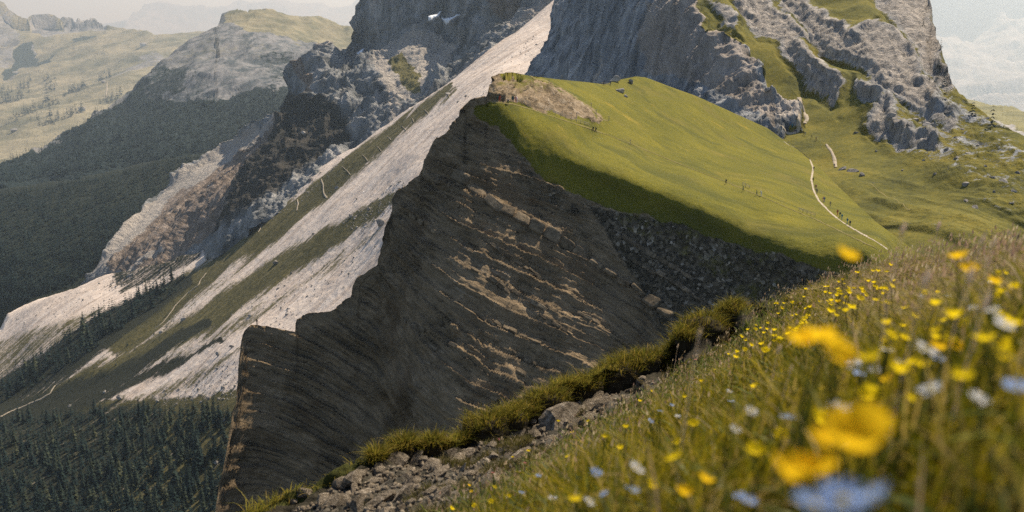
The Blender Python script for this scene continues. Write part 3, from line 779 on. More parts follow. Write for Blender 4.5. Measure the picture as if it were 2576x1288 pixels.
# ------------------------------------------------------------------ the slope we stand on
FORE_TOP = [(560, 1345), (600, 1310), (660, 1280), (720, 1250), (760, 1243), (835, 1200), (880, 1172), (938, 1158), (948, 1138), (1000, 1122), (1100, 1112), (1166, 1100), (1178, 1056), (1250, 1040), (1322, 1020), (1338, 992), (1400, 962), (1480, 930), (1530, 912), (1600, 896), (1660, 876), (1678, 850), (1720, 832), (1780, 806), (1796, 778), (1850, 762), (1910, 760), (2000, 752), (2060, 730), (2130, 704), (2200, 682), (2300, 664), (2400, 652), (2576, 640), (2800, 632), (3600, 620)]
FOOT = [(640, 1330), (720, 1290), (840, 1240), (945, 1190), (1050, 1165), (1165, 1150), (1250, 1120), (1330, 1088), (1420, 1056), (1500, 1026), (1600, 985), (1680, 950), (1790, 896), (1860, 852), (1920, 790)]
EDGE = [(1040, 1350), (1130, 1292), (1280, 1210), (1400, 1140), (1500, 1066), (1650, 976), (1780, 890), (1870, 830), (1925, 775)]
FLOWER = EDGE + [(1960, 690), (2300, 590), (3700, 540), (3700, 1800), (900, 1800)]
_ft = np.array(FORE_TOP, float); _fo = np.array(FOOT, float)
LIP = [(x, float(np.interp(x, _ft[:, 0], _ft[:, 1]) * .5 + np.interp(x, _fo[:, 0], _fo[:, 1]) * .5)) for x in range(640, 1921, 40)]
TURF = [(560, 1330)] + [(x, y - 20) for x, y in FORE_TOP[1:24]] + [(1925, 775)] + LIP[::-1]
BANK = [(560, 1330)] + [(x, y - 20) for x, y in FORE_TOP[1:24]] + [(1925, 775)] + FOOT[::-1]
def k_fore(P, N, px, py):
    turf = poly_mask(px, py, TURF, 6)
    fl = poly_mask(px, py, FLOWER, 10)
    bank = poly_mask(px, py, BANK, 6)
    return dict(grass=np.maximum(fl, turf), stony=1 - np.maximum(fl, bank))
def d_fore(P, N, px, py):
    fl = poly_mask(px, py, FLOWER, 14); turf = poly_mask(px, py, TURF, 8)
    st = (1 - fl) * (1 - turf)
    a = fbm(P / 1.1, 4, .5, 121) * 0.06 * fl
    a += st * (fbm(P / 0.35, 4, .55, 123, True) * 0.08 + fbm(P / 0.1, 3, .55, 125) * 0.03)
    a += turf * (fbm(P / 0.34, 3, .5, 127) * 0.17 + .05)
    return N * a[..., None]
def mk(points, depths): return [(x, y, d) for (x, y), d in zip(points, depths)]
FORE_D = (mk([(600, 1310), (720, 1250), (835, 1200), (948, 1138), (1100, 1112), (1178, 1056), (1250, 1040), (1338, 992), (1480, 930), (1600, 896), (1678, 850), (1796, 778), (1910, 760)],
             [7.3, 7.6, 7.8, 8.1, 8.4, 8.7, 8.9, 9.2, 9.7, 10.1, 10.4, 10.9, 11.0])
          + mk(FOOT, [7.2, 7.5, 7.7, 8.0, 8.3, 8.6, 8.85, 9.1, 9.4, 9.65, 10.0, 10.3, 10.75, 10.85, 10.9])
          + mk(EDGE, [5.6, 6.0, 6.9, 7.7, 8.6, 9.3, 9.9, 10.3, 10.6])
          + [(800, 1320, 7.0), (900, 1290, 6.9), (1100, 1220, 7.5), (1250, 1150, 8.1),
             (2576, 1288, .95), (2200, 1288, 1.3), (1800, 1288, 1.95), (1450, 1288, 3.0), (2576, 900, 2.0), (2200, 900, 3.4), (1900, 950, 5.2), (1700, 1060, 5.6), (1600, 1150, 4.6), (2576, 740, 3.7), (2300, 760, 5.6), (2100, 800, 7.3),
             (2576, 640, 6.2), (2400, 652, 7.2), (2200, 682, 8.8), (2060, 730, 9.9), (2576, 1700, .62), (1800, 1700, 1.15), (1130, 1700, 2.6), (600, 1700, 4.6), (3600, 620, 5.4), (3600, 1288, .85), (3600, 1700, .62), (560, 1345, 7.1)])
L11 = Layer('flower_slope', 0, 0, 0, 230, FORE_TOP, [(560, 1750), (3600, 1750)], FORE_D, d_fore, k_fore, M_fore, (10, 0.035, 1.6),
            xs=np.concatenate([np.linspace(560, 2700, 420), np.linspace(2720, 3600, 40)]))

# ------------------------------------------------------------------ rocks
def rock_mesh(name, seed, sub=2, cuts=9, squash=(1, 1, 1)):
    """A broken stone: a ball chiselled by random planes and roughened."""
    rr = random.Random(seed)
    bm = bmesh.new(); bmesh.ops.create_icosphere(bm, subdivisions=sub, radius=1.0)
    for _ in range(cuts):
        n = Vector((rr.gauss(0, 1), rr.gauss(0, 1), rr.gauss(0, .9))).normalized(); d = rr.uniform(.35, .75)
        for v in bm.verts:
            t = v.co.dot(n) - d
            if t > 0: v.co -= n * t * 0.95
    P = np.array([v.co[:] for v in bm.verts])
    k = fbm(P * 1.7 + seed, 3, .55, seed) * 0.16
    for v, q in zip(bm.verts, k):
        v.co *= 1 + q
        v.co.x *= squash[0]; v.co.y *= squash[1]; v.co.z *= squash[2]
    me = bpy.data.meshes.new(name); bm.to_mesh(me); bm.free()
    return me

def rock_mat(name, c0, c1, c2, scale):
    m = Mat(name)
    oi = m.n.new('ShaderNodeObjectInfo')
    n1 = m.noise(scale, 7, 0.7); n2 = m.noise(scale * 5, 5, 0.7)
    c = m.ramp(n1, [(0.32, c0), (0.5, c1), (0.68, c2)])
    f = m.math('MULTIPLY_ADD', oi.outputs['Random'], 0.6, 0.65)
    mul = m.n.new('ShaderNodeVectorMath'); mul.operation = 'SCALE'
    m.l(c, mul.inputs[0]); m.l(f, mul.inputs['Scale'])
    h = m.math('ADD', n1, m.math('MULTIPLY', n2, 0.4))
    return m.done(mul.outputs[0], m.bump(h, 0.25 / scale * 2, 0.8))
M_lime = rock_mat('limestone', (.13, .12, .11), (.3, .275, .25), (.46, .42, .38), 0.35)
M_gully = rock_mat('weathered_stone', (.07, .054, .037), (.28, .222, .155), (.62, .52, .4), 5.0)
M_beds = rock_mat('brown_bedded_stone', (.075, .058, .037), (.165, .125, .08), (.29, .22, .14), 0.7)

ROCKS = [rock_mesh('rock', 100 + i, 2, 7, (1.15, .7, .6)) for i in range(6)]
BIGROCK = [rock_mesh('rock_outcrop', 200 + i, 4, 12, (1.0, .8, .75)) for i in range(5)]
SLAB = [rock_mesh('slab', 300 + i, 2, 8, (1.5, .8, .34)) for i in range(4)]

def place_rock(name, me, mat, p, size, rot, sink=0.35, label=None, cat='rock', group=None, parent=None):
    m2 = me
    if len(me.materials) == 0: me.materials.append(mat)
    o = bpy.data.objects.new(name, m2); COL.objects.link(o)
    if me.materials[0] != mat:
        o.material_slots[0].link = 'OBJECT'; o.material_slots[0].material = mat
    o.location = Vector(p) + Vector((0, 0, size * (0.5 - sink)))
    o.rotation_euler = rot; o.scale = (size, size, size)
    if parent is not None: o.parent = parent
    if label: tag(o, label, cat, group)
    return o

# boulders on the scree and in the valley: (px, py, size px, label)
for i, (x, y, s, lb) in enumerate([
        (948, 560, 20, 'large pink-grey triangular boulder on the pale scree beside the ridge'),
        (694, 664, 13, 'dark flat boulder half buried at the edge of the lower scree tongue'),
        (462, 805, 9, 'small white boulder in the dark shrubs below the scree'),
        (404, 833, 7, 'tiny white boulder near the tip of the scree tongue'),
        (1130, 242, 9, 'dark boulder high on the scree chute'),
        (846, 474, 8, 'dark boulder on the grassy strip of the scree slope'),
        (306, 1008, 13, 'pinkish boulder at the upper edge of the dark forest'),
        (262, 988, 7, 'small pale boulder above the dark forest edge'),
        (175, 1022, 6, 'small pale boulder among dwarf shrubs above the forest'),
        (585, 875, 8, 'grey boulder with a dark side on the scree beside the cliff edge'),
        (548, 892, 10, 'dark shrub-topped boulder on the lower scree'),
        (520, 1048, 6, 'white rock between the conifers near the cliff'),
        (566, 1060, 8, 'white rock beside the cliff foot among conifers'),
        (480, 1245, 9, 'bright white rock in the forest clearing'),
        (420, 1190, 6, 'pale rock under the conifers in the clearing'),
        (545, 1168, 9, 'white rock pile in the clearing below the cliff'),
        (770, 348, 9, 'round tan boulder on the dark buttress'),
        (900, 503, 5, 'small grey boulder on the mid scree'),
        (790, 590, 5, 'small grey boulder on the grassy lower strip')]):
    lay = L5 if (x, y) == (770, 348) else L6
    p = lay.at(x, y)
    sz = s / FPX * np.linalg.norm(p)
    place_rock('boulder', BIGROCK[i % 5], M_lime, p, sz, (random.uniform(-.3, .3), random.uniform(-.3, .3), random.uniform(0, 6)), 0.3, lb, 'boulder')

# outcrops on the grassy mountainside and by the meadow
OUT = [(2120, 432, 13), (2142, 438, 16), (2166, 446, 11), (2198, 462, 5), (2270, 432, 7), (2300, 300, 12), (2330, 320, 16), (2352, 342, 14), (2290, 345, 10), (2245, 322, 15), (2220, 300, 12),
       (2385, 392, 10), (2410, 415, 13), (2428, 465, 16), (2440, 400, 9), (2460, 372, 8), (2405, 360, 7), (2478, 430, 9), (2498, 455, 14), (2525, 470, 16), (2548, 492, 12), (2480, 300, 7), (2500, 490, 7), (2540, 520, 8),
       (2455, 520, 12), (2430, 502, 10), (2352, 445, 8), (2325, 412, 6), (2270, 262, 10), (2390, 300, 12), (2420, 330, 9), (2370, 270, 10), (2560, 440, 9), (2205, 378, 6), (2155, 330, 8)]
for i, (x, y, s) in enumerate(OUT):
    p = L7.at(x, y); sz = s / FPX * np.linalg.norm(p)
    o = place_rock('rock_outcrop', BIGROCK[(i * 2 + 1) % 5], M_lime, p, sz, (random.uniform(-.3, .3), random.uniform(-.4, .4), random.uniform(0, 6)), 0.6,
        'grey limestone outcrop poking from the grass of the steep mountainside', 'outcrop', 'limestone outcrops on the grassy mountainside')
    o.scale = (sz * random.uniform(.8, 1.3), sz * random.uniform(.7, 1.1), sz * random.uniform(.7, 1.3))
for i, (x, y, s, lb) in enumerate([
        (1548, 205, 16, 'rounded grassy-topped outcrop on the meadow skyline'),
        (1588, 210, 12, 'low pinkish outcrop right of the skyline knob on the meadow'),
        (1560, 232, 14, 'dark tilted rock slab below the skyline outcrop'),
        (1575, 244, 8, 'small rock at the lower end of the tilted slab')]):
    p = L10.at(x, y); sz = s / FPX * np.linalg.norm(p)
    place_rock('rock_outcrop', BIGROCK[i % 5], M_lime, p, sz, (.2, .3, i * 1.7), 0.3, lb, 'outcrop')
for i, (x, y, s, lb) in enumerate([
        (1972, 265, 12, 'pale block at the head of the saddle path'),
        (1990, 285, 9, 'small pale block above the hikers on the saddle'),
        (1958, 300, 11, 'grey broken block on the saddle edge over the cliff'),
        (1930, 262, 13, 'pale rounded block on top of the grey cliff'),
        (1942, 240, 8, 'small pale stone on the cliff top above the saddle'),
        (2005, 305, 7, 'low rock beside the bend of the saddle path')]):
    p = L7.at(x, y); sz = s / FPX * np.linalg.norm(p)
    place_rock('boulder', BIGROCK[(i + 2) % 5], M_lime, p, sz, (.2, .3, i * 1.3), 0.3, lb, 'boulder')

def in_poly(pts, n, poly, seed):
    r = np.random.default_rng(seed); A = np.array(poly, float); out = []
    lo, hi = A.min(0), A.max(0)
    while len(out) < n:
        c = r.uniform(lo, hi, (n * 4, 2))
        c = c[poly_sd(c[:, 0], c[:, 1], poly) > 0]
        out.extend(c.tolist())
    return out[:n]
# the thick bed of blocks that runs down the broken face: parts of the ridge
def bed_run(pts, n, half, seed, skip=0.0):
    rr = random.Random(seed); A = np.array(pts, float)
    seg = np.r_[0, np.cumsum(np.linalg.norm(np.diff(A, axis=0), axis=1))]
    for k in range(n):
        if rr.random() < skip: continue
        t = (k + .5 + (rr.uniform(-.25, .25) if skip else 0)) / n * seg[-1]
        x = np.interp(t, seg, A[:, 0]); y = np.interp(t, seg, A[:, 1])
        p = L10.at(x, y); q = L10.at(x + 12, np.interp(t + 14, seg, A[:, 1]) if t + 14 < seg[-1] else y + 8)
        d = Vector(q - p).normalized()
        nrm = Vector(L10.at(x, y, L10.N)).normalized()
        up = nrm.cross(d).normalized(); nrm = d.cross(up).normalized()
        sx = seg[-1] / n * 0.5 * 1.2 / FPX * np.linalg.norm(p); sz = half * rr.uniform(.75, 1.15) / FPX * np.linalg.norm(p)
        me = rock_mesh('rock_block', seed * 50 + k, 3, 3, (1, 1, 1))
        for v in me.vertices:   # squarer than a boulder
            c = v.co; v.co = Vector([math.copysign(abs(u) ** .4, u) for u in c]) * .85
        M = Matrix((d, up, nrm)).transposed().to_4x4()
        M = Matrix.Translation(Vector(p) + nrm * sz * (.5 if skip else .12)) @ M @ Matrix.Diagonal((sx, sz, sz * .45, 1))
        me.transform(M)
        link('rock_block', me, M_beds, L10.o)
bed_run([(1140, 425), (1190, 470), (1260, 530)], 3, 20, 3)
bed_run([(1255, 520), (1330, 560), (1430, 610), (1530, 680), (1620, 745), (1690, 800)], 12, 20, 4)
bed_run([(1560, 590), (1640, 640), (1740, 700)], 6, 8, 5)

# broken ledges along the other beds
def ledges():
    rr = random.Random(77)
    face = [(1020, 520), (1180, 470), (1320, 520), (1500, 600), (1680, 700), (1700, 780), (1500, 860), (1350, 950), (1150, 1000), (1000, 900), (980, 700)]
    for x, y in in_poly(None, 20, face, 41):
        ln = rr.uniform(70, 170); sl = rr.uniform(.48, .68); h = rr.uniform(3.5, 7.5)
        n = max(3, int(ln / (h * 2.6)))
        bed_run([(x, y), (x + ln * .5, y + ln * .5 * sl), (x + ln, y + ln * (sl + .04))], n, h, rr.randrange(1000), .3)

# stones of the gully at our feet
GULLY = FOOT[1:13] + EDGE[::-1][2:] + [(760, 1340)]
ledges()
gs = in_poly(None, 190, GULLY, 5) + in_poly(None, 105, [(1250, 1110), (1420, 1045), (1600, 980), (1790, 895), (1860, 855), (1880, 825), (1780, 890), (1650, 962), (1500, 1045), (1400, 1120)], 6)
for i, (x, y) in enumerate(gs):
    p = L11.at(x, y); s = float(np.exp(RNG.normal(-3.4, .5)))
    s = min(s * 1.15, 0.1)
    me = (ROCKS + SLAB)[i % 10]
    place_rock('rock', me, M_gully, p, s, (random.uniform(-.5, .5), random.uniform(-1.0, .0), R(50) + random.gauss(0, .4)), 0.2,
        'broken tan stone lying in the gully below the turf bank', 'rock', 'loose stones in the gully')
for i, (x, y, s, sq, rot, lb) in enumerate([
        (1405, 1090, .25, 1, (.1, -.55, R(52)), 'long pale rock slab slanting between the gully and the flowers'),
        (1470, 1045, .14, 1, (.3, -.3, R(30)), 'pale shattered slab at the top of the gully'),
        (1290, 1170, .18, 1, (.2, -.5, R(50)), 'dark-sided slab with a pale rim in the mid gully'),
        (925, 1250, .12, 0, (.2, .2, .4), 'square tan block in the lower gully'),
        (868, 1232, .10, 0, (.1, .3, 1.4), 'pointed stone with a white top in the lower gully'),
        (1080, 1190, .15, 0, (.4, -.4, .8), 'large pale broken rock in the middle of the gully'),
        (1130, 1230, .11, 0, (.3, .2, 2.2), 'dark blocky stone below the large pale rock'),
        (990, 1180, .12, 1, (.2, -.5, .7), 'tilted pale slab just under the turf edge'),
        (764, 1240, .075, 0, (.1, .1, .2), 'rounded white boulder at the cliff brink beside the lowest turf'),
        (735, 1254, .06, 0, (.2, .1, 2.2), 'smaller white boulder left of the rounded one at the brink'),
        (1010, 1268, .12, 1, (.3, -.7, .9), 'upright slab at the bottom edge of the gully'),
        (1120, 1275, .1, 0, (.3, -.4, .3), 'pale stone at the foot of the flower slope')]):
    p = L11.at(x, y)
    place_rock('rock', (SLAB if sq else ROCKS)[i % 4], M_gully, p, s * .9, rot, 0.35, lb, 'rock')

# stones strewn over the scree, too many and small to pick apart
VV = []; LL = []; off = 0
sm = [rock_mesh('scree_stone', 950 + i, 1, 4, (1.2, .9, .7)) for i in range(5)]
rv = [np.array([v.co[:] for v in m.vertices]) for m in sm]; rf = [np.array([p.vertices[:] for p in m.polygons]) for m in sm]
spots = []
for poly, n in (([(860, 560), (1000, 445), (1035, 450), (985, 520), (900, 590)], 260), ([(560, 800), (760, 660), (960, 590), (880, 720), (700, 830)], 160), ([(350, 1000), (600, 900), (600, 1000), (420, 1020)], 200), ([(20, 800), (250, 710), (540, 640), (420, 690), (100, 860)], 220), ([(1150, 260), (1340, 80), (1380, 100), (1240, 230)], 90), ([(640, 580), (880, 390), (900, 400), (700, 560)], 120)):
    spots += in_poly(None, n, poly, n)
for i, (x, y) in enumerate(spots):
    p = L6.at(x, y); sz = float(np.exp(RNG.normal(-.1, .45)))
    q = np.array(Euler((random.uniform(0, 6), random.uniform(0, 6), random.uniform(0, 6))).to_matrix())
    VV.append(rv[i % 5] @ q.T * min(sz, 3) + p); LL.append(rf[i % 5] + off); off += len(rv[i % 5])
LL = np.concatenate(LL)
tag(link('scree_stones', fast_mesh('scree_stones', np.concatenate(VV), LL, np.full(len(LL), 3), False), M_lime), 'stones strewn over the pale scree', 'stones', kind='stuff')

# rubble too small to pick apart
VV = []; LL = []; off = 0
rv = [np.array([v.co[:] for v in m.vertices]) for m in ROCKS]; rf = [np.array([p.vertices[:] for p in m.polygons]) for m in ROCKS]
sm = [rock_mesh('rubble', 900 + i, 1, 4, (1.3, .8, .5)) for i in range(5)]
rv = [np.array([v.co[:] for v in m.vertices]) for m in sm]; rf = [np.array([p.vertices[:] for p in m.polygons]) for m in sm]
for i, (x, y) in enumerate(in_poly(None, 1500, GULLY, 8)):
    p = L11.at(x, y); q = Euler((random.uniform(-.6, .6), random.uniform(-1.1, 0), R(50) + random.gauss(0, .6))).to_matrix()
    sz = min(.035, float(np.exp(RNG.normal(-4.25, .45))))
    VV.append(rv[i % 5] @ np.array(q).T * sz + p + np.array([0, 0, sz * .3])); LL.append(rf[i % 5] + off); off += len(rv[i % 5])
LL = np.concatenate(LL)
tag(link('rubble', fast_mesh('rubble', np.concatenate(VV), LL, np.full(len(LL), 3), False), M_gully), 'fine broken rubble filling the gully', 'rubble', kind='stuff')

# chunky sods along the brink
CLUMPS = []
def sods():
    rr = random.Random(5); x = 940
    ft = np.array(FORE_TOP, float); fo = np.array(FOOT, float)
    while x < 1900:
        yt = np.interp(x, ft[:, 0], ft[:, 1]); yf = np.interp(x, fo[:, 0], fo[:, 1])
        p = L11.at(x, yt * .7 + yf * .3); r = rr.uniform(.24, .55) * (yf - yt) / FPX * np.linalg.norm(p)
        CLUMPS.append((p, r)); x += rr.uniform(34, 78)
sods()

# ------------------------------------------------------------------ trees
def conifer(seed, whorls, nbr, full=True):
    """Crown of drooping boughs (unit height) as vertex, loop arrays."""
    r = np.random.default_rng(seed); V = []; F = []
    for k in range(whorls):
        t = (k + .3) / whorls
        z = .1 + .9 * t
        rad = .2 * (1 - t) ** .75 * (1 + .25 * math.sin(k * 2.1)) + .012
        m = max(4, int(nbr * (1 - .45 * t)))
        for b in range(m):
            a = 2 * math.pi * (b + .5 * (k % 2)) / m + r.uniform(-.25, .25)
            rr = rad * r.uniform(.7, 1.2); w = rr * r.uniform(.45, .7)
            c, s = math.cos(a), math.sin(a); dz = rr * r.uniform(.25, .6)
            i = len(V)
            V += [(0, 0, z + .035), (c * rr * .6 - s * w * .5, s * rr * .6 + c * w * .5, z - dz * .5), (c * rr, s * rr, z - dz), (c * rr * .6 + s * w * .5, s * rr * .6 - c * w * .5, z - dz * .5)]
            F.append((i, i + 1, i + 2, i + 3))
    i = len(V); V += [(.012, 0, .9), (-.01, .01, .9), (0, -.012, .9), (0, 0, 1.02)]
    F += [(i, i + 1, i + 3, i + 3)]
    return np.array(V), np.array(F)

def crown_mesh(name, seed, whorls, nbr):
    V, F = conifer(seed, whorls, nbr)
    F3 = []; sizes = []
    for f in F:
        u = list(dict.fromkeys(f)); F3 += u; sizes.append(len(u))
    return fast_mesh(name, V, F3, sizes, False)
def trunk_mesh(name):
    bm = bmesh.new()
    bmesh.ops.create_cone(bm, cap_ends=True, segments=6, radius1=.018, radius2=.002, depth=.95, matrix=Matrix.Translation((0, 0, .455)))
    me = bpy.data.meshes.new(name); bm.to_mesh(me); bm.free(); return me

def mat_tree():
    m = Mat('conifer_needles', 0.9, 0.1)
    oi = m.n.new('ShaderNodeObjectInfo'); n = m.noise(0.12, 3, 0.6, m.n.new('ShaderNodeNewGeometry').outputs['Position'])
    f = m.math('MULTIPLY_ADD', oi.outputs['Random'], 0.5, m.math('MULTIPLY', n, 0.6))
    return m.done(m.ramp(f, [(0.2, (.005, .013, .014)), (0.5, (.012, .024, .022)), (0.72, (.034, .044, .028)), (0.95, (.085, .085, .04))]))
M_tree = mat_tree(); M_bark = plain('bark', (.06, .045, .035))
TR = trunk_mesh('trunk'); TR.materials.append(M_bark)
CR = [crown_mesh('crown', 400 + i, 13, 8) for i in range(5)]
for c in CR: c.materials.append(M_tree)

def scatter(layer, poly, n, mind, seed, dens=None):
    """Spread points over a piece of hillside, no two closer than mind (picture units)."""
    r = np.random.default_rng(seed); A = np.array(poly, float); lo, hi = A.min(0), A.max(0)
    c = r.uniform(lo, hi, (n * 6, 2)); c = c[poly_sd(c[:, 0], c[:, 1], poly) > 0]
    if dens is not None: c = c[r.random(len(c)) < dens(c[:, 0], c[:, 1])]
    cell = {}; keep = []
    for x, y in c:
        k = (int(x // mind), int(y // mind)); ok = True
        for i in (-1, 0, 1):
            for j in (-1, 0, 1):
                for q in cell.get((k[0] + i, k[1] + j), ()):
                    if (q[0] - x) ** 2 + (q[1] - y) ** 2 < mind * mind: ok = False
        if ok:
            cell.setdefault(k, []).append((x, y)); keep.append((x, y))
            if len(keep) >= n: break
    k = np.array(keep)
    return layer.at(k[:, 0], k[:, 1]), k

trees = []      # (position, height, px, py)
def add_trees(layer, poly, n, mind, seed, h0, h1, dens=None):
    P, k = scatter(layer, poly, n, mind, seed, dens)
    hh = np.random.default_rng(seed + 1).uniform(h0, h1, len(P)) * np.random.default_rng(seed + 2).choice([1.15, 1, .9, .75, .5], len(P))
    for p, h, q in zip(P, hh, k): trees.append((p, h, q[0], q[1]))
def dn(c, w): return lambda x, y: np.clip(c + w * fbm(np.stack([x / 60, y / 40, x * 0], -1), 3, .5, 7), 0, 1)
add_trees(L6, [(-60, 1075), (100, 1050), (260, 1040), (420, 1030), (560, 1040), (600, 1090), (580, 1330), (-60, 1330)], 950, 10.5, 1, 12, 20, lambda x, y: np.clip(np.interp(x, [0, 300, 420, 600], [1, .95, .45, .25]) + .4 * fbm(np.stack([x / 50, y / 35, x * 0], -1), 3, .5, 7), 0, 1))
add_trees(L6, [(-60, 1000), (40, 945), (170, 850), (270, 785), (370, 730), (480, 690), (470, 715), (380, 775), (280, 850), (180, 920), (60, 985), (-60, 1050)], 560, 6, 2, 14, 24)
add_trees(L6, [(-60, 1060), (100, 990), (280, 880), (420, 800), (520, 750), (440, 830), (260, 950), (100, 1030), (-60, 1090)], 120, 10, 3, 3, 7)
add_trees(L6, [(270, 720), (330, 690), (420, 665), (530, 635), (520, 655), (400, 700), (280, 735)], 60, 8, 4, 8, 14)
add_trees(L6, [(0, 950), (80, 860), (250, 790), (330, 760), (260, 840), (100, 930)], 90, 9, 14, 2, 6)
add_trees(L4, [(-60, 500), (0, 492), (200, 458), (300, 436), (410, 410), (520, 392), (500, 430), (420, 470), (330, 560), (250, 660), (200, 700), (60, 770), (-60, 800)], 3000, 5.4, 5, 14, 24, dn(.9, .3))
add_trees(L4, [(20, 760), (200, 690), (245, 680), (260, 700), (100, 750)], 120, 7, 15, 8, 15)
add_trees(L3, [(-60, 440), (0, 418), (150, 358), (300, 266), (380, 262), (500, 264), (590, 276), (610, 254), (740, 242), (735, 290), (520, 395), (300, 430), (-60, 490)], 2400, 4.6, 6, 18, 30)
add_trees(L3, [(290, 268), (420, 180), (500, 200), (560, 270), (420, 275)], 130, 6, 16, 12, 20)
for pl, n in (([(0, 210), (60, 205), (50, 270), (0, 285)], 60), ([(110, 195), (140, 195), (138, 235), (112, 225)], 22), ([(160, 262), (200, 208), (235, 240), (170, 262)], 38), ([(0, 325), (140, 265), (160, 270), (60, 315), (0, 330)], 46),
              ([(100, 340), (200, 298), (220, 300), (110, 350)], 30), ([(45, 200), (75, 195), (70, 225), (48, 220)], 14), ([(245, 215), (250, 175), (285, 180), (280, 215)], 18), ([(0, 330), (120, 312), (230, 288), (190, 305), (30, 328)], 40), ([(230, 285), (330, 225), (300, 270)], 20)):
    add_trees(L2, pl, n, 3.0, int(n + pl[0][1]), 50, 85)
add_trees(L9b, [(2500, 350), (2560, 330), (2620, 350), (2600, 375), (2520, 372)], 6, 8, 18, 12, 22)
add_trees(L7, [(2250, 120), (2330, 60), (2420, 260), (2500, 330), (2440, 330), (2330, 240)], 9, 14, 19, 5, 8)

def app(t):       # apparent size in the picture, zero outside it or behind the cliff
    p, h, x, y = t
    vis = 0 <= x <= 2576 and y <= 1300 and y > np.interp(x, [520, 2400], [0, 0]) and x < np.interp(y, [820, 1010, 1288], [625, 598, 542])
    return h / p[1] * vis
order = sorted(range(len(trees)), key=lambda i: -app(trees[i]))
single = set(order[:300])
for n, i in enumerate(order[:300]):
    p, h, x, y = trees[i]
    e = empty('conifer_tree', p - np.array([0, 0, .3]), random.uniform(0, 6.28))
    if y > 1000: tag(e, 'dark green conifer of the dense forest on the valley slope below the cliff', 'conifer tree', 'conifers of the forest below the cliff')
    elif y > 680 and x < 520: tag(e, 'dark green conifer of the tree belt beside the pale scree tongue', 'conifer tree', 'conifers of the belt beside the scree')
    else: tag(e, 'dark conifer standing alone on the mountainside', 'conifer tree', 'lone mountainside conifers')
    e.scale = (h * random.uniform(.85, 1.35),) * 2 + (h,)
    link('trunk', TR, None, e); link('crown', CR[n % 5], None, e)
# every other tree of the woods in one mass
lowV = [conifer(500 + i, 6, 6) for i in range(5)]
VV = []; LL = []; SS = []; off = 0
for j, i in enumerate(order[300:]):
    p, h, x, y = trees[i]
    V, F = lowV[j % 5]
    a = random.uniform(0, 6.28); c, s = math.cos(a), math.sin(a); w = h * random.uniform(.95, 1.5)
    Q = np.stack([(V[:, 0] * c - V[:, 1] * s) * w, (V[:, 0] * s + V[:, 1] * c) * w, V[:, 2] * h], -1) + p
    VV.append(Q); LL.append(F[:-1] + off); off += len(V)
VV = np.concatenate(VV); LL = np.concatenate(LL)
tag(link('conifer_forest', fast_mesh('conifer_forest', VV, LL, np.full(len(LL), 4), False), M_tree), 'dark conifer forest covering the far valley slopes', 'forest', kind='stuff')

# ------------------------------------------------------------------ paths
def mat_path():
    m = Mat('trodden_earth'); n1 = m.noise(0.7, 5, 0.7); n2 = m.noise(2.5, 4, 0.7)
    c = m.mix(n2, (.3, .245, .18), (.5, .42, .33))
    return m.done(m.mix(m.map(n1, 0.52, 0.66), c, (.17, .15, .035)))
M_path = mat_path()
M_pathdull = plain('worn_turf', (.2, .165, .06), 0.95, 0.1, 0.3, 0.6)
def strip(name, layer, pts, width, mat, lift=0.12):
    A = np.array(pts, float)
    seg = np.r_[0, np.cumsum(np.linalg.norm(np.diff(A, axis=0), axis=1))]
    n = max(4, int(seg[-1] / 2.0))
    t = np.linspace(0, seg[-1], n)
    x = np.interp(t, seg, A[:, 0]); y = np.interp(t, seg, A[:, 1])
    # round the corners
    for _ in range(4):
        x[1:-1] = (x[:-2] + 2 * x[1:-1] + x[2:]) / 4; y[1:-1] = (y[:-2] + 2 * y[1:-1] + y[2:]) / 4
    P = layer.at(x, y); N = layer.at(x, y, layer.N); N = N / np.linalg.norm(N, axis=1)[:, None]
    T = np.gradient(P, axis=0); S = np.cross(T, N); S /= np.maximum(np.linalg.norm(S, axis=1)[:, None], 1e-9)
    w = width * (0.75 + 0.5 * np.abs(vnoise(np.stack([t / 14, t * 0, t * 0], -1), 5)))[:, None]
    rows = [P + S * w * .5 + N * (lift * .3), P + S * w * .25 + N * lift, P - S * w * .25 + N * lift, P - S * w * .5 + N * (lift * .3)]
    V = np.stack(rows, 1); k = np.arange(n * 4).reshape(n, 4)
    q = np.stack([k[:-1, :-1], k[1:, :-1], k[1:, 1:], k[:-1, 1:]], -1).reshape(-1, 4)
    return tag(link(name, fast_mesh(name, V.reshape(-1, 3), q, np.full(len(q), 4)), mat), kind='structure')
strip('path', L10, [(2018, 384), (2035, 396), (2046, 422), (2041, 452), (2047, 480), (2060, 505), (2084, 530), (2104, 548), (2140, 572), (2190, 600), (2232, 626)], 0.68, M_path, .06)
strip('path', L10, [(1972, 356), (1985, 366), (1998, 370), (2018, 384)], 0.4, M_path, .08)
strip('path', L10, [(1235, 255), (1290, 262), (1340, 276), (1400, 297), (1480, 322), (1560, 352), (1650, 388), (1720, 417), (1830, 459), (1870, 476), (1915, 494), (1990, 527), (2060, 556), (2130, 590), (2205, 626)], 0.5, M_pathdull)
strip('path', L10, [(1335, 192), (1380, 206), (1420, 226), (1460, 254), (1500, 285), (1528, 304)], 0.9, M_pathdull)
strip('path', L7, [(2078, 360), (2090, 376), (2098, 392), (2102, 420)], 1.2, M_path, .3)
strip('path', L7, [(1958, 352), (1968, 344), (1990, 340), (2010, 336), (2018, 318), (2032, 304), (2024, 285), (2016, 262), (2008, 244)], 1.8, M_path, .4)
strip('path', L7, [(2180, 460), (2215, 478), (2250, 500), (2290, 530)], 0.4, M_pathdull, .06)
strip('path', L2, [(260, 230), (280, 222), (275, 240), (268, 262)], 9, M_path, 2)
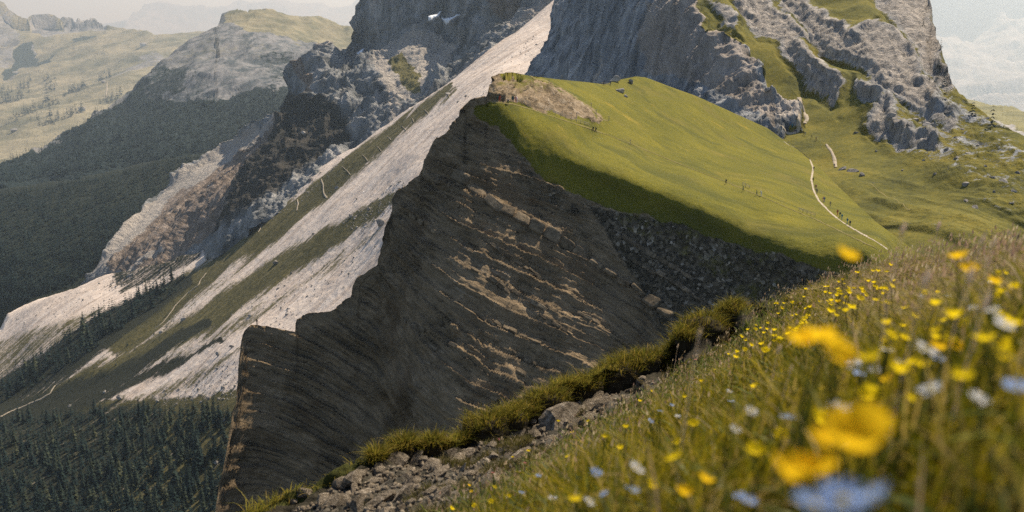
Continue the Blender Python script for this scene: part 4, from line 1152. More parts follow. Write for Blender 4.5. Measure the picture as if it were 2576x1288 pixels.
for a, b, w in (((1128, 238), (1133, 250), 1.2), ((1073, 282), (1081, 292), 1.3), ((1041, 303), (1046, 313), 1.2), ((1016, 325), (1026, 334), 1.4), ((979, 350), (988, 358), 1.3), ((953, 375), (962, 384), 1.1), ((918, 398), (929, 410), 1.5), ((870, 430), (884, 443), 1.6)):
    w *= .6
    strip('path', L6, [a, (a[0] * .6 + b[0] * .4 + 2, a[1] * .6 + b[1] * .4 - 1), b], w, M_path, .5)
strip('path', L6, [(812, 456), (818, 470), (814, 488), (820, 495)], 2.2, M_path, .6)
strip('path', L6, [(750, 505), (754, 518), (748, 532)], 2.2, M_path, .6)
strip('path', L6, [(660, 560), (668, 568), (660, 582), (656, 592)], 2.2, M_path, .6)
strip('path', L6, [(520, 688), (505, 705), (500, 718), (470, 735), (440, 765), (400, 812), (385, 820)], 2.0, M_path, .6)
strip('path', L6, [(140, 972), (126, 990), (100, 1005), (40, 1030), (0, 1050)], 3.0, M_path, .8)

# ------------------------------------------------------------------ snow in the gullies of the massif
M_snow = plain('old_snow', (.75, .78, .82), 0.7, 0.2, 0.08, 0.05)
def snow(poly, label):
    A = np.array(poly, float); lo, hi = A.min(0), A.max(0)
    nx, ny = int((hi[0] - lo[0]) / 1.2) + 3, int((hi[1] - lo[1]) / 1.2) + 3
    X, Y = np.meshgrid(np.linspace(lo[0] - 1, hi[0] + 1, nx), np.linspace(lo[1] - 1, hi[1] + 1, ny))
    sd = poly_sd(X, Y, poly)
    D = L5.D(X, Y)
    P = pos(X, Y, D); N = L5.at(X, Y, L5.N); N /= np.linalg.norm(N, axis=-1, keepdims=True)
    Pd = L5.at(X, Y)
    P = Pd * 0.6 + P * 0.4
    tow = -rays(X, Y); tow /= np.linalg.norm(tow, axis=-1, keepdims=True)
    P = P + tow * (np.clip(sd, -3, 4) * 3 + 34)[..., None]
    k = np.arange(nx * ny).reshape(ny, nx); inside = sd > -1.0
    m = inside[:-1, :-1] & inside[1:, :-1] & inside[1:, 1:] & inside[:-1, 1:]
    q = np.stack([k[:-1, :-1], k[1:, :-1], k[1:, 1:], k[:-1, 1:]], -1)[m]
    u, inv = np.unique(q, return_inverse=True)
    me = fast_mesh('snow_patch', P.reshape(-1, 3)[u], inv.ravel(), np.full(len(q), 4))
    tag(link('snow_patch', me, M_snow), label, 'snow')
snow([(1083, 68), (1082, 55), (1092, 47), (1106, 40), (1117, 30), (1114, 45), (1102, 56), (1094, 68)], 'small triangular snow patch on the dark massif wall')
snow([(1117, 46), (1128, 50), (1142, 46), (1156, 38), (1162, 39), (1148, 50), (1140, 62), (1132, 66), (1126, 56)], 'wing-shaped snow patch next to the triangular one on the massif')
snow([(898, 142), (908, 136), (918, 130), (914, 140), (904, 148)], 'sliver of snow in the notch behind the massif buttress')

# ------------------------------------------------------------------ mountain huts
M_wood = plain('weathered_wood', (.16, .12, .09)); M_white = plain('whitewash', (.6, .57, .53)); M_roof = plain('grey_roof', (.2, .19, .18))
def hut(layer, x, y, w, label, mat):
    p = layer.at(x, y)
    e = empty('mountain_hut', p, .4, label, 'hut')
    bm = bmesh.new(); bmesh.ops.create_cube(bm, size=1)
    for v in bm.verts: v.co = Vector((v.co.x * w, v.co.y * w * .6, (v.co.z + .3) * w * .45))
    me = bpy.data.meshes.new('wall'); bm.to_mesh(me); bm.free(); link('wall', me, mat, e)
    h = w * .36; r = w * .62
    V = [(-w * .56, -w * .36, h), (w * .56, -w * .36, h), (w * .56, 0, h + w * .25), (-w * .56, 0, h + w * .25), (w * .56, w * .36, h), (-w * .56, w * .36, h)]
    link('roof', fast_mesh('roof', V, [0, 1, 2, 3, 3, 2, 4, 5, 0, 3, 5, 1, 4, 2], [4, 4, 3, 3], False), M_roof, e)
hut(L2, 361, 119, 62, 'tiny pale mountain hut on the far grassy saddle', M_white)
hut(L2, 212, 300, 46, 'tiny pale farmhouse among trees below the far alp', M_white)
hut(L2, 40, 354, 38, 'tiny brown hay barn on the pale meadow of the far valley', M_wood)
hut(L2, 267, 226, 34, 'tiny dark hut beside the bright track on the far alp', M_wood)

# ------------------------------------------------------------------ hikers
def body_mesh(pose, seed):
    """One continuous figure grown over a skeleton (height about 1.75 m)."""
    r = random.Random(seed)
    st = .22 if pose == 'walk' else .06
    lean = {'walk': .08, 'stand': 0.0, 'bend': .42}[pose]
    def up(x, y, z):      # lean the upper body forward (towards +y)
        dz = z - .95
        return (x, y + math.sin(lean) * dz, .95 + math.cos(lean) * dz)
    J = {'pelvis': ((0, 0, .95), .15), 'waist': (up(0, 0, 1.1), .135), 'chest': (up(0, .01, 1.3), .165), 'neckb': (up(0, 0, 1.46), .085), 'neck': (up(0, .01, 1.53), .055), 'head': (up(0, .03, 1.64), .1), 'crown': (up(0, .02, 1.73), .085)}
    E = [('pelvis', 'waist'), ('waist', 'chest'), ('chest', 'neckb'), ('neckb', 'neck'), ('neck', 'head'), ('head', 'crown')]
    for s, n in ((-1, 'l'), (1, 'r')):
        f = st * s
        J['hip' + n] = ((.1 * s, 0, .88), .095); J['knee' + n] = ((.1 * s, f * .6 + .03, .49), .065); J['ank' + n] = ((.1 * s, f - (.02 if s * st > 0 else .06), .09), .045); J['toe' + n] = ((.11 * s, f + .14, .045), .035)
        E += [('pelvis', 'hip' + n), ('hip' + n, 'knee' + n), ('knee' + n, 'ank' + n), ('ank' + n, 'toe' + n)]
        J['sho' + n] = (up(.19 * s, 0, 1.41), .07); J['elb' + n] = (up(.25 * s, -f * .5 - .03, 1.14), .048); J['wri' + n] = (up(.25 * s, -f * .8 + .08, .93), .034); J['hand' + n] = (up(.24 * s, -f * .9 + .12, .84), .03)
        E += [('chest', 'sho' + n), ('sho' + n, 'elb' + n), ('elb' + n, 'wri' + n), ('wri' + n, 'hand' + n)]
    names = list(J); ix = {n: i for i, n in enumerate(names)}
    me = bpy.data.meshes.new('person'); me.from_pydata([J[n][0] for n in names], [(ix[a], ix[b]) for a, b in E], [])
    o = bpy.data.objects.new('tmp', me); COL.objects.link(o)
    sk = o.modifiers.new('skin', 'SKIN'); o.modifiers.new('sub', 'SUBSURF').levels = 1
    for n, v in zip(names, me.skin_vertices[0].data):
        v.radius = (J[n][1], J[n][1] * (.72 if n in ('pelvis', 'waist', 'chest') else 1)); v.use_root = n == 'pelvis'
    dg = bpy.context.evaluated_depsgraph_get()
    out = bpy.data.meshes.new_from_object(o.evaluated_get(dg)); out.name = 'person'
    bpy.data.objects.remove(o); bpy.data.meshes.remove(me)
    for p in out.polygons:
        c = p.center; hz = (c.z - .95)
        z0 = .95 + (c.y * math.sin(lean) + hz * math.cos(lean)) if hz > 0 else c.z   # height along the leaning spine
        arm = abs(c.x) > .2
        if c.z < .1: k = 3
        elif z0 > 1.66 or (z0 > 1.58 and c.y - math.sin(lean) * hz < .0): k = 4
        elif z0 > 1.5: k = 2
        elif arm and z0 < .92: k = 2
        elif z0 > .93 or (arm and z0 > .88): k = 0
        else: k = 1
        p.material_index = k; p.use_smooth = True
    return out
BODY = {p: body_mesh(p, i) for i, p in enumerate(('stand', 'walk', 'bend'))}
CL = {'red': (.5, .05, .03), 'black': (.015, .016, .02), 'navy': (.025, .035, .08), 'blue': (.06, .13, .28), 'teal': (.02, .2, .26), 'green': (.04, .11, .09), 'white': (.7, .7, .7), 'grey': (.2, .2, .21), 'pink': (.5, .2, .22), 'maroon': (.16, .03, .05), 'orange': (.55, .17, .04), 'purple': (.12, .07, .18), 'khaki': (.22, .19, .13), 'light': (.4, .5, .62)}
MC = {k: plain('cloth_' + k, v, .85, .1, .15, 8) for k, v in CL.items()}
M_skin = plain('skin', (.42, .26, .19), .6, .3, .1, 10); M_shoe = plain('boot_leather', (.05, .04, .035)); MH = {'brown': plain('hair_brown', (.06, .035, .02)), 'dark': plain('hair_dark', (.015, .012, .01)), 'fair': plain('hair_fair', (.3, .2, .1)), 'white': MC['white'], 'red': MC['red']}
def pack_mesh():
    bm = bmesh.new(); bmesh.ops.create_cube(bm, size=1)
    for v in bm.verts: v.co = Vector((v.co.x * .3, v.co.y * .18 - (.04 if v.co.z > 0 else 0), v.co.z * .46))
    bmesh.ops.bevel(bm, geom=bm.edges[:], offset=.05, segments=2, affect='EDGES')
    me = bpy.data.meshes.new('backpack'); bm.to_mesh(me); bm.free(); return me
PACK = pack_mesh()
def person(layer, X, Y, pose, rz, top, legs, label, hair='dark', pack=None, group=None, h=1.0):
    x, y = X * .745370, Y * .745370
    p = layer.at(x, y)
    me = BODY[pose].copy(); me.materials.clear()
    for m in (MC[top], MC[legs], M_skin, M_shoe, MH[hair]): me.materials.append(m)
    o = tag(link('person', me), label, 'person', group)
    o.location = Vector(p) + Vector((0, 0, .05)); o.rotation_euler = (0, 0, rz); o.scale = (h, h, h)
    if pack:
        b = PACK.copy(); b.materials.clear(); b.materials.append(MC[pack])
        q = link('backpack', b, None, o); ln = .42 if pose == 'bend' else .08 if pose == 'walk' else 0
        q.location = (0, -.19 + math.sin(ln) * .33, .95 + .33 * math.cos(ln)); q.rotation_euler = (-ln, 0, 0)
    return o
U = random.Random(3)
for a in [
    # on the ridge tip, under the little cliff
    (L10, 1684, 338, 'stand', .5, 'green', 'maroon', 'hiker in dark green against the little cliff, left end of the ridge-tip group', 'dark', None),
    (L10, 1692, 339, 'stand', 2.9, 'red', 'navy', 'hiker in a bright red jacket at the tip of the ridge', 'red', None),
    (L10, 1701, 346, 'stand', 1.2, 'black', 'light', 'hiker in black top and pale blue trousers beside the red jacket', 'dark', None),
    (L10, 1715, 355, 'walk', 2.6, 'navy', 'black', 'dark hiker standing out in front on the ridge-tip grass', 'dark', 'grey'),
    (L10, 1730, 344, 'stand', .3, 'green', 'blue', 'hiker in green top and blue trousers by the little cliff', 'brown', None),
    (L10, 1735, 344, 'stand', 4.0, 'navy', 'black', 'hiker in dark blue squeezed between green and pink hikers', 'dark', None),
    (L10, 1742, 346, 'stand', 3.2, 'pink', 'white', 'hiker in a pink-red top and white trousers near the fence', 'dark', None),
    (L10, 1748, 344, 'bend', 1.5, 'white', 'blue', 'hiker in white leaning over at the start of the fence', 'fair', None),
    (L10, 2001, 447, 'walk', 1.9, 'black', 'navy', 'left hiker of the dark pair on the meadow path', 'dark', 'black'),
    (L10, 2011, 449, 'walk', 1.9, 'navy', 'white', 'right hiker of the dark pair, with pale trousers', 'dark', 'black'),
    (L10, 2038, 289, 'stand', 2, 'black', 'black', 'dark figure on the skyline left of the knobby outcrop', 'dark', None),
    (L10, 2060, 291, 'stand', 1, 'navy', 'black', 'dark figure close beside the knobby skyline outcrop', 'dark', None),
    # lower meadow path
    (L10, 2450, 623, 'walk', 1.7, 'navy', 'white', 'hiker in dark blue top and white trousers on the lower meadow path', 'white', 'black'),
    (L10, 2508, 648, 'walk', 1.6, 'green', 'black', 'hiker in dark green coat on the lower meadow path', 'dark', None),
    (L10, 2554, 661, 'walk', 1.6, 'green', 'khaki', 'slim hiker in dark green top and bare-looking legs on the lower path', 'dark', None),
    (L10, 2569, 663, 'bend', 2.2, 'white', 'khaki', 'hiker in white stooping on the lower path', 'fair', None),
    # main path
    (L10, 2746, 577, 'walk', 3.3, 'black', 'grey', 'hiker in black with white cap at the top of the pale path', 'white', 'black'),
    (L10, 2744, 615, 'walk', 3.3, 'black', 'maroon', 'small dark hiker in the upper bend of the pale path', 'dark', None),
    (L10, 2753, 640, 'walk', .3, 'maroon', 'navy', 'hiker in maroon in the middle of the pale path', 'dark', 'pink'),
    (L10, 2757, 654, 'bend', .3, 'navy', 'maroon', 'hiker stooping under a dark blue pack on the pale path', 'dark', 'navy'),
    (L10, 2778, 682, 'walk', .6, 'pink', 'black', 'hiker in a dusky pink top where the pale path bends', 'dark', None),
    (L10, 2782, 683, 'walk', .6, 'blue', 'navy', 'hiker with a blue pack close behind the pink top', 'dark', 'teal'),
    (L10, 2802, 698, 'walk', .6, 'khaki', 'grey', 'lone drab hiker on the straight part of the pale path', 'brown', None),
    (L10, 2826, 728, 'walk', .6, 'red', 'maroon', 'hiker in red leading the lower group on the pale path', 'dark', 'maroon'),
    (L10, 2834, 736, 'walk', .6, 'green', 'black', 'hiker in dark green second in the lower group', 'dark', 'black'),
    (L10, 2841, 743, 'walk', .6, 'teal', 'black', 'hiker with teal jacket third in the lower group', 'dark', 'teal'),
    (L10, 2859, 757, 'walk', .6, 'teal', 'navy', 'hiker with large blue-green pack near the end of the line', 'dark', 'blue'),
    (L10, 2868, 766, 'walk', .6, 'navy', 'white', 'last hiker of the line in navy with white legs and cap', 'white', 'navy'),
    # around the saddle
    (L7, 2637, 458, 'stand', 1, 'black', 'black', 'dark hiker at the rock edge where the saddle path starts', 'dark', None),
    (L7, 2627, 470, 'walk', 2, 'navy', 'white', 'hiker with pale trousers at the lower end of the saddle path', 'dark', None),
    (L7, 2637, 482, 'walk', 2, 'black', 'black', 'dark hiker leaving the saddle path downhill', 'dark', None),
    (L7, 2660, 496, 'walk', 2, 'purple', 'black', 'lone dark hiker on the grass just below the saddle path', 'dark', None),
    (L7, 2670, 450, 'stand', 2, 'blue', 'navy', 'hiker in blue in the saddle crowd, left side', 'dark', None),
    (L7, 2676, 450, 'stand', 3, 'teal', 'white', 'hiker in pale turquoise amid the saddle crowd', 'fair', None),
    (L7, 2682, 454, 'stand', 4, 'purple', 'navy', 'hiker in purple low in the saddle crowd', 'dark', None),
    (L7, 2688, 455, 'stand', 5, 'navy', 'black', 'hiker in navy at the right side of the saddle crowd', 'dark', None),
    (L7, 2685, 437, 'stand', 1, 'white', 'light', 'hiker in white above the saddle crowd', 'dark', None),
    (L7, 2702, 427, 'walk', 5, 'red', 'maroon', 'hiker in red on the bend above the saddle', 'dark', None),
    (L7, 2713, 459, 'walk', 4.6, 'black', 'grey', 'left of the two dark hikers just right of the saddle', 'dark', 'black'),
    (L7, 2718, 461, 'walk', 4.6, 'grey', 'black', 'greyer of the two hikers just right of the saddle', 'dark', 'green'),
    (L7, 2739, 468, 'walk', 4.6, 'black', 'black', 'single dark hiker on the traverse right of the saddle', 'dark', None),
    (L7, 2754, 475, 'walk', 4.6, 'maroon', 'black', 'hiker with purple-brown pack at the end of the traverse', 'dark', 'purple'),
    (L7, 2815, 563, 'walk', 3.4, 'navy', 'white', 'hiker in white trousers at the foot of the short pale side path', 'dark', None)]:
    person(*a)
# the lone figure on the lower buttress
person(L10, 868, 1102, 'stand', 0, 'black', 'black', 'tiny dark figure on the tip of the lower buttress', 'dark')

# ------------------------------------------------------------------ rail fences and marker posts
M_rail = plain('bleached_wood', (.36, .32, .27), .9, .1, .2, 3)
def bar(name, a, b, r, mat, parent):
    a = Vector(a); b = Vector(b); d = b - a
    bm = bmesh.new(); bmesh.ops.create_cone(bm, cap_ends=True, segments=6, radius1=r, radius2=r * .9, depth=d.length)
    me = bpy.data.meshes.new(name); bm.to_mesh(me); bm.free()
    me.transform(Matrix.Translation((a + b) / 2) @ d.to_track_quat('Z', 'Y').to_matrix().to_4x4())
    return link(name, me, mat, parent)
def fence(layer, pts, n, label, h=1.0):
    A = np.array(pts, float); t = np.linspace(0, 1, n)
    x = np.interp(t, np.linspace(0, 1, len(A)), A[:, 0]); y = np.interp(t, np.linspace(0, 1, len(A)), A[:, 1])
    P = layer.at(x, y); e = empty('rail_fence', P[0], 0, label, 'fence')
    Q = [Vector(p - P[0]) for p in P]
    for q in Q: bar('post', q + Vector((0, 0, -.3)), q + Vector((0, 0, h)), .07, M_rail, e)
    for a, b in zip(Q[:-1], Q[1:]):
        for k in (.5, .92): bar('rail', a + Vector((0, 0, h * k)), b + Vector((0, 0, h * k)), .05, M_rail, e)
fence(L10, [(1302, 256), (1325, 263), (1335, 268)], 4, 'short bleached rail fence beside the little cliff on the ridge tip')
fence(L10, [(1370, 278), (1410, 293), (1450, 308), (1482, 318)], 10, 'long bleached rail fence along the path above the dark pair of hikers')
fence(L10, [(1868, 466), (1876, 470), (1885, 474)], 3, 'short wooden rail behind the hiker in dark green')
fence(L10, [(2010, 530), (2030, 538), (2050, 546)], 5, 'bleached rail fence on the lower meadow path near the pale path')
fence(L10, [(1514, 212), (1524, 214), (1534, 215)], 5, 'low picket rail on the skyline beside the two dark figures', .8)
for X, Y, lb in ((1853, 286, 'wooden marker post on the upper path near the skyline'), (1896, 270, 'thin marker post right on the meadow skyline'), (1995, 364, 'forked marker post by the upper path'), (2014, 384, 'marker post below the forked one'), (2055, 408, 'marker post at the lower end of the upper path'), (1779, 358, 'white marker post at the end of the short rail fence'), (1897, 392, 'pale marker post under the pink end of the little cliff'), (2127, 488, 'yellowish marker post alone in the meadow'), (1947, 396, 'short pale stake below the little cliff')):
    p = L10.at(X * .74537, Y * .74537)
    e = empty('marker_post', p, 0, lb, 'post')
    bar('post', (0, 0, -.3), (0, 0, 1.5), .09, M_rail, e); bar('top_board', (-.2, 0, 1.3), (.25, 0, 1.36), .06, M_rail, e)

# ------------------------------------------------------------------ grass of the slope we stand on
FV = L11.P[L11.nb:].reshape(-1, 3)
FPXY = np.stack([L11.PX[L11.nb:].ravel(), L11.PY[L11.nb:].ravel()], -1)
def ground_z(x, y):
    d = (FV[:, 0] - x) ** 2 + (FV[:, 1] - y) ** 2
    i = np.argpartition(d, 4)[:4]; w = 1 / (d[i] + 1e-6)
    return float((FV[i, 2] * w).sum() / w.sum())

def cell_sampler(mask_fn):
    P = L11.P; nb = L11.nb
    A = P[:-1, :-1]; B = P[1:, :-1]; C = P[1:, 1:]; D = P[:-1, 1:]
    area = .5 * (np.linalg.norm(np.cross(B - A, D - A), axis=-1) + np.linalg.norm(np.cross(B - C, D - C), axis=-1))
    px = L11.PX[:-1, :-1]; py = L11.PY[:-1, :-1]
    rows = np.arange(P.shape[0] - 1)[:, None]
    w = area * mask_fn(px, py, rows, P[:-1, :-1])
    w = w.ravel() / w.sum()
    def draw(n, rng):
        k = rng.choice(len(w), n, p=w); r, c = np.divmod(k, P.shape[1] - 1)
        u = rng.random((n, 1)); v = rng.random((n, 1))
        pos_ = (P[r, c] * (1 - u) + P[r, c + 1] * u) * (1 - v) + (P[r + 1, c] * (1 - u) + P[r + 1, c + 1] * u) * v
        return pos_, L11.PX[r, c], L11.PY[r, c], L11.N[r, c]
    return draw

def blades(name, root, H, W, lean, leandir, colb, colt, rng, mat, bend=1.0):
    n = len(root)
    az = rng.uniform(0, 2 * np.pi, n)
    side = np.stack([np.cos(az), np.sin(az), np.zeros(n)], -1)
    L = np.stack([np.cos(leandir), np.sin(leandir), np.zeros(n)], -1) * (lean * H)[:, None]
    up = np.array([0, 0, 1.0])
    V = np.zeros((n, 7, 3)); C = np.zeros((n, 7, 3))
    lev = (0, .4, .75, 1.0); wd = (1, .85, .5, 0)
    k = 0
    for t, w in zip(lev, wd):
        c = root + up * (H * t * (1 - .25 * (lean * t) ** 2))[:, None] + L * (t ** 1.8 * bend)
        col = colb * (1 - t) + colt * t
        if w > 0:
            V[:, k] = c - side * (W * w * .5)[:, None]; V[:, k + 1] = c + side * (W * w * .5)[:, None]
            C[:, k] = col; C[:, k + 1] = col; k += 2
        else:
            V[:, k] = c; C[:, k] = col
    b = (np.arange(n) * 7)[:, None]
    loops = np.concatenate([b + np.array([[0, 1, 3, 2]]), b + np.array([[2, 3, 5, 4]]), b + np.array([[4, 5, 6]])], 1)
    sizes = np.tile([4, 4, 3], n)
    me = fast_mesh(name, V.reshape(-1, 3), loops, sizes)
    add_attr(me, 'col', C.reshape(-1, 3))
    return me

M_blade = leafy('grass_blade')
def pal(rng, n, cols, w):
    c = np.array(cols)[rng.choice(len(cols), n, p=np.array(w) / sum(w))]
    return c * rng.uniform(.7, 1.3, (n, 1))
g = np.random.default_rng(21)
view = lambda px, py: (px < 2900) & (py < 1560)
draw_f = cell_sampler(lambda px, py, rows, P: (poly_sd(px, py, FLOWER) > -4) * view(px, py) * np.where(rows < L11.nb, (px > 1930) * (rows > L11.nb - 5), 1) * np.clip(1.6 - np.linalg.norm(P, axis=-1) / 14, .4, 1.6))
def dryness(px, py):      # the crest is drier, with brown seed heads
    return np.clip(smooth(1000, 700, py) * smooth(1900, 2250, px) + .35 * smooth(150, 0, np.abs(poly_sd(px, py, FLOWER))), 0, 1)
n = 112000
root, px, py, nn = draw_f(n, g)
dist = np.linalg.norm(root, axis=1)
clump = fbm(root / .35, 3, .5, 5); dry = dryness(px, py)
H = np.clip(g.normal(.105, .035, n) * (1 + .6 * clump), .03, .26) * (1 + .35 * smooth(5, 1.5, dist)) * (.3 + .7 * smooth(2, 110, poly_sd(px, py, FLOWER)))
W = g.uniform(.0026, .005, n) * (1 + .1 * dist)
green = pal(g, n, [(.15, .14, .006), (.26, .21, .008), (.38, .28, .012), (.1, .108, .008), (.48, .34, .09)], [3, 3, 3, 3, 1.5])
straw = pal(g, n, [(.44, .32, .17), (.36, .25, .16), (.5, .39, .22), (.2, .17, .03)], [2, 2, 1, 3])
isdry = (g.random(n) < .05 + dry * .5)[:, None]
tipc = np.where(isdry, straw, green)
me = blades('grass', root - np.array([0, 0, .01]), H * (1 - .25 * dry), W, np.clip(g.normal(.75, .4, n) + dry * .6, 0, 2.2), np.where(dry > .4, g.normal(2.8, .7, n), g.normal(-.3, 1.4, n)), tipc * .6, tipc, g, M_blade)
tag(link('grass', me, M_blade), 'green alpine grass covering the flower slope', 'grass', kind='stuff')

# broad herb leaves close to the ground
n = 14000
root, px, py, nn = draw_f(n, g)
c = pal(g, n, [(.1, .13, .025), (.16, .17, .03), (.07, .1, .03), (.24, .2, .05)], [3, 3, 2, 1])
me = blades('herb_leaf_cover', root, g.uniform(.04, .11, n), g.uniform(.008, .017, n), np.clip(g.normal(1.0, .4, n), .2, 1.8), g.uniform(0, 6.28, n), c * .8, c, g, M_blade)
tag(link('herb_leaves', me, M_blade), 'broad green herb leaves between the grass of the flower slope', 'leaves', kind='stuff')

# seed heads: a stalk and a feathery tip each
n = 7000
root, px, py, nn = draw_f(n * 2, g)
keep = (g.random(n * 2) < .05 + .95 * dryness(px, py)) & (np.linalg.norm(root, axis=1) > 3.2); root, px, py = root[keep][:n], px[keep][:n], py[keep][:n]
n = len(root); dist = np.linalg.norm(root, axis=1)
H = g.uniform(.10, .19, n); ld = g.normal(-.3, .8, n); le = np.abs(g.normal(.3, .2, n))
st = pal(g, n, [(.2, .17, .06), (.26, .2, .09)], [1, 1])
m1 = blades('seed_grass', root, H, np.full(n, .0018) * (1 + .12 * dist), le, ld, st, st, g, M_blade)
tip = root + np.stack([np.cos(ld) * le * H, np.sin(ld) * le * H, H * (1 - .25 * le ** 2)], -1)
hd = pal(g, n, [(.36, .24, .15), (.44, .33, .2), (.3, .19, .14), (.52, .42, .26)], [2, 2, 1, 1])
hl = g.uniform(.014, .03, n)
m2 = blades('seed_grass', tip - np.stack([np.cos(ld) * .003, np.sin(ld) * .003, hl * .4], -1), hl, hl * .38, le, ld, hd * .9, hd, g, M_blade)
def join(meshes, name):
    bm = bmesh.new()
    V = []; LO = []; SZ = []; C = []; off = 0
    for m in meshes:
        v = np.empty(len(m.vertices) * 3, np.float32); m.vertices.foreach_get('co', v); V.append(v.reshape(-1, 3))
        l = np.empty(len(m.loops), np.int32); m.loops.foreach_get('vertex_index', l); LO.append(l + off)
        s = np.empty(len(m.polygons), np.int32); m.polygons.foreach_get('loop_total', s); SZ.append(s)
        c = np.empty(len(m.vertices) * 4, np.float32); m.attributes['col'].data.foreach_get('color', c); C.append(c.reshape(-1, 4)[:, :3])
        off += len(v) // 3
    bm.free()
    me = fast_mesh(name, np.concatenate(V), np.concatenate(LO), np.concatenate(SZ)); add_attr(me, 'col', np.concatenate(C)); return me
tag(link('seed_grass', join([m1, m2], 'seed_grass'), M_blade), 'dry brown seeding grass along the crest of the flower slope', 'grass', kind='stuff')

# short thick turf along the brink
draw_t = cell_sampler(lambda px, py, rows, P: (poly_sd(px, py, TURF) > -3) * np.clip(fbm(P / .45, 3, .5, 77) * 3 + .75, .02, 1) * 1 * np.where(rows < L11.nb, (rows > L11.nb - 4) * (px < 1960), 1))
n = 38000
root, px, py, nn = draw_t(n, g)
H = np.clip(g.normal(.085, .03, n), .02, .17) * (1 + .8 * fbm(root / .22, 2, .5, 9)); W = g.uniform(.004, .008, n)
c = pal(g, n, [(.28, .25, .035), (.38, .3, .05), (.48, .34, .08), (.18, .18, .03)], [3, 3, 1, 2])
ld = np.arctan2(-nn[:, 1] * -1, nn[:, 0]) * 0 + np.arctan2(nn[:, 1], nn[:, 0]) + g.normal(0, .7, n)
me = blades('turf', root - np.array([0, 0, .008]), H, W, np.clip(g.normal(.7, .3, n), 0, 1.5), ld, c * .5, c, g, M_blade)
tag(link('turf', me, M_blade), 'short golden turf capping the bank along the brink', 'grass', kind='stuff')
M_sod = plain('sod', (.045, .036, .022), .95, .05, .5, 14)
for i, (p, r) in enumerate(CLUMPS):
    bm = bmesh.new(); bmesh.ops.create_icosphere(bm, subdivisions=4, radius=1)
    V = np.array([v.co[:] for v in bm.verts]); d = 1 + .35 * fbm(V * 1.4 + i * 7, 4, .55, 40 + i)
    for v, q in zip(bm.verts, d):
        v.co = v.co * q
        v.co.x *= 1.45; v.co.y *= .9; v.co.z *= .8 if v.co.z > 0 else 1.25
    me = bpy.data.meshes.new('sod'); bm.to_mesh(me); bm.free(); me.transform(Matrix.Scale(r, 4))
    e = empty('turf_clump', Vector(p), R(40) + random.uniform(-.3, .3), 'chunky grass-capped sod overhanging the gully along the brink', 'turf clump', 'grassy sods along the brink')
    link('sod', me, M_sod, e)
    n = 900; W_ = np.array([v.co[:] for v in me.vertices]); nz = np.array([v.normal.z for v in me.vertices])
    w = np.clip(nz - .25, 0, 1) ** .7; k = g.choice(len(W_), n, p=w / w.sum())
    rt = W_[k] + g.normal(0, .012, (n, 3)) - np.array([0, 0, .01])
    c = pal(g, n, [(.19, .17, .022), (.28, .22, .033), (.42, .29, .06), (.11, .115, .018)], [3, 3, 1, 2])
    bl = blades('grass_tuft', rt, np.clip(g.normal(.075, .03, n), .02, .16), g.uniform(.004, .007, n), np.clip(g.normal(.8, .4, n), 0, 1.8), np.arctan2(W_[k][:, 1], W_[k][:, 0]) + g.normal(0, .8, n), c * .55, c, g, M_blade)
    o = link('grass_tuft', bl, M_blade, e); o['kind'] = 'stuff'
# tufts between the gully stones
draw_g = cell_sampler(lambda px, py, rows, P: (poly_sd(px, py, GULLY) > 0) * (fbm(P / .45, 3, .5, 33) > .22) * (rows >= L11.nb))
n = 5000
root, px, py, nn = draw_g(n, g)
c = pal(g, n, [(.09, .09, .02), (.16, .13, .04), (.22, .17, .08)], [2, 2, 1])
me = blades('gully_grass', root, g.uniform(.03, .09, n), g.uniform(.003, .005, n), g.uniform(.2, 1, n), g.uniform(0, 6.28, n), c * .6, c, g, M_blade)
tag(link('gully_grass', me, M_blade), 'thin grass tufts between the stones of the gully', 'grass', kind='stuff')

# ------------------------------------------------------------------ flowers
def petal_mat(name, c0, c1, trans=.5):
    m = bpy.data.materials.new(name); m.use_nodes = True
    n = m.node_tree.nodes; l = m.node_tree.links; n.clear()
    tc = n.new('ShaderNodeTexCoord'); no = n.new('ShaderNodeTexNoise'); no.inputs['Scale'].default_value = 60
    l.new(tc.outputs['Object'], no.inputs['Vector'])
    r = n.new('ShaderNodeMix'); r.data_type = 'RGBA'; l.new(no.outputs[0], r.inputs[0]); r.inputs[6].default_value = (*c0, 1); r.inputs[7].default_value = (*c1, 1)
    d = n.new('ShaderNodeBsdfDiffuse'); t = n.new('ShaderNodeBsdfTranslucent'); x = n.new('ShaderNodeMixShader'); x.inputs[0].default_value = trans
    o = n.new('ShaderNodeOutputMaterial')
    l.new(r.outputs[2], d.inputs[0]); l.new(r.outputs[2], t.inputs[0]); l.new(d.outputs[0], x.inputs[1]); l.new(t.outputs[0], x.inputs[2]); l.new(x.outputs[0], o.inputs[0])
    return m
M_yel = petal_mat('yellow_petal', (.82, .6, .012), (.88, .68, .02))
M_org = petal_mat('amber_petal', (.82, .5, .012), (.86, .58, .02))
M_blu = petal_mat('pale_blue_petal', (.25, .38, .68), (.5, .6, .8))
M_pale = petal_mat('whitish_petal', (.72, .72, .74), (.8, .78, .76))
M_pnk = petal_mat('pink_petal', (.55, .2, .2), (.6, .3, .28))
M_stem = petal_mat('flower_stem', (.1, .12, .03), (.14, .14, .035), .3)
M_cen = petal_mat('flower_centre', (.55, .42, .03), (.4, .3, .03), .2)

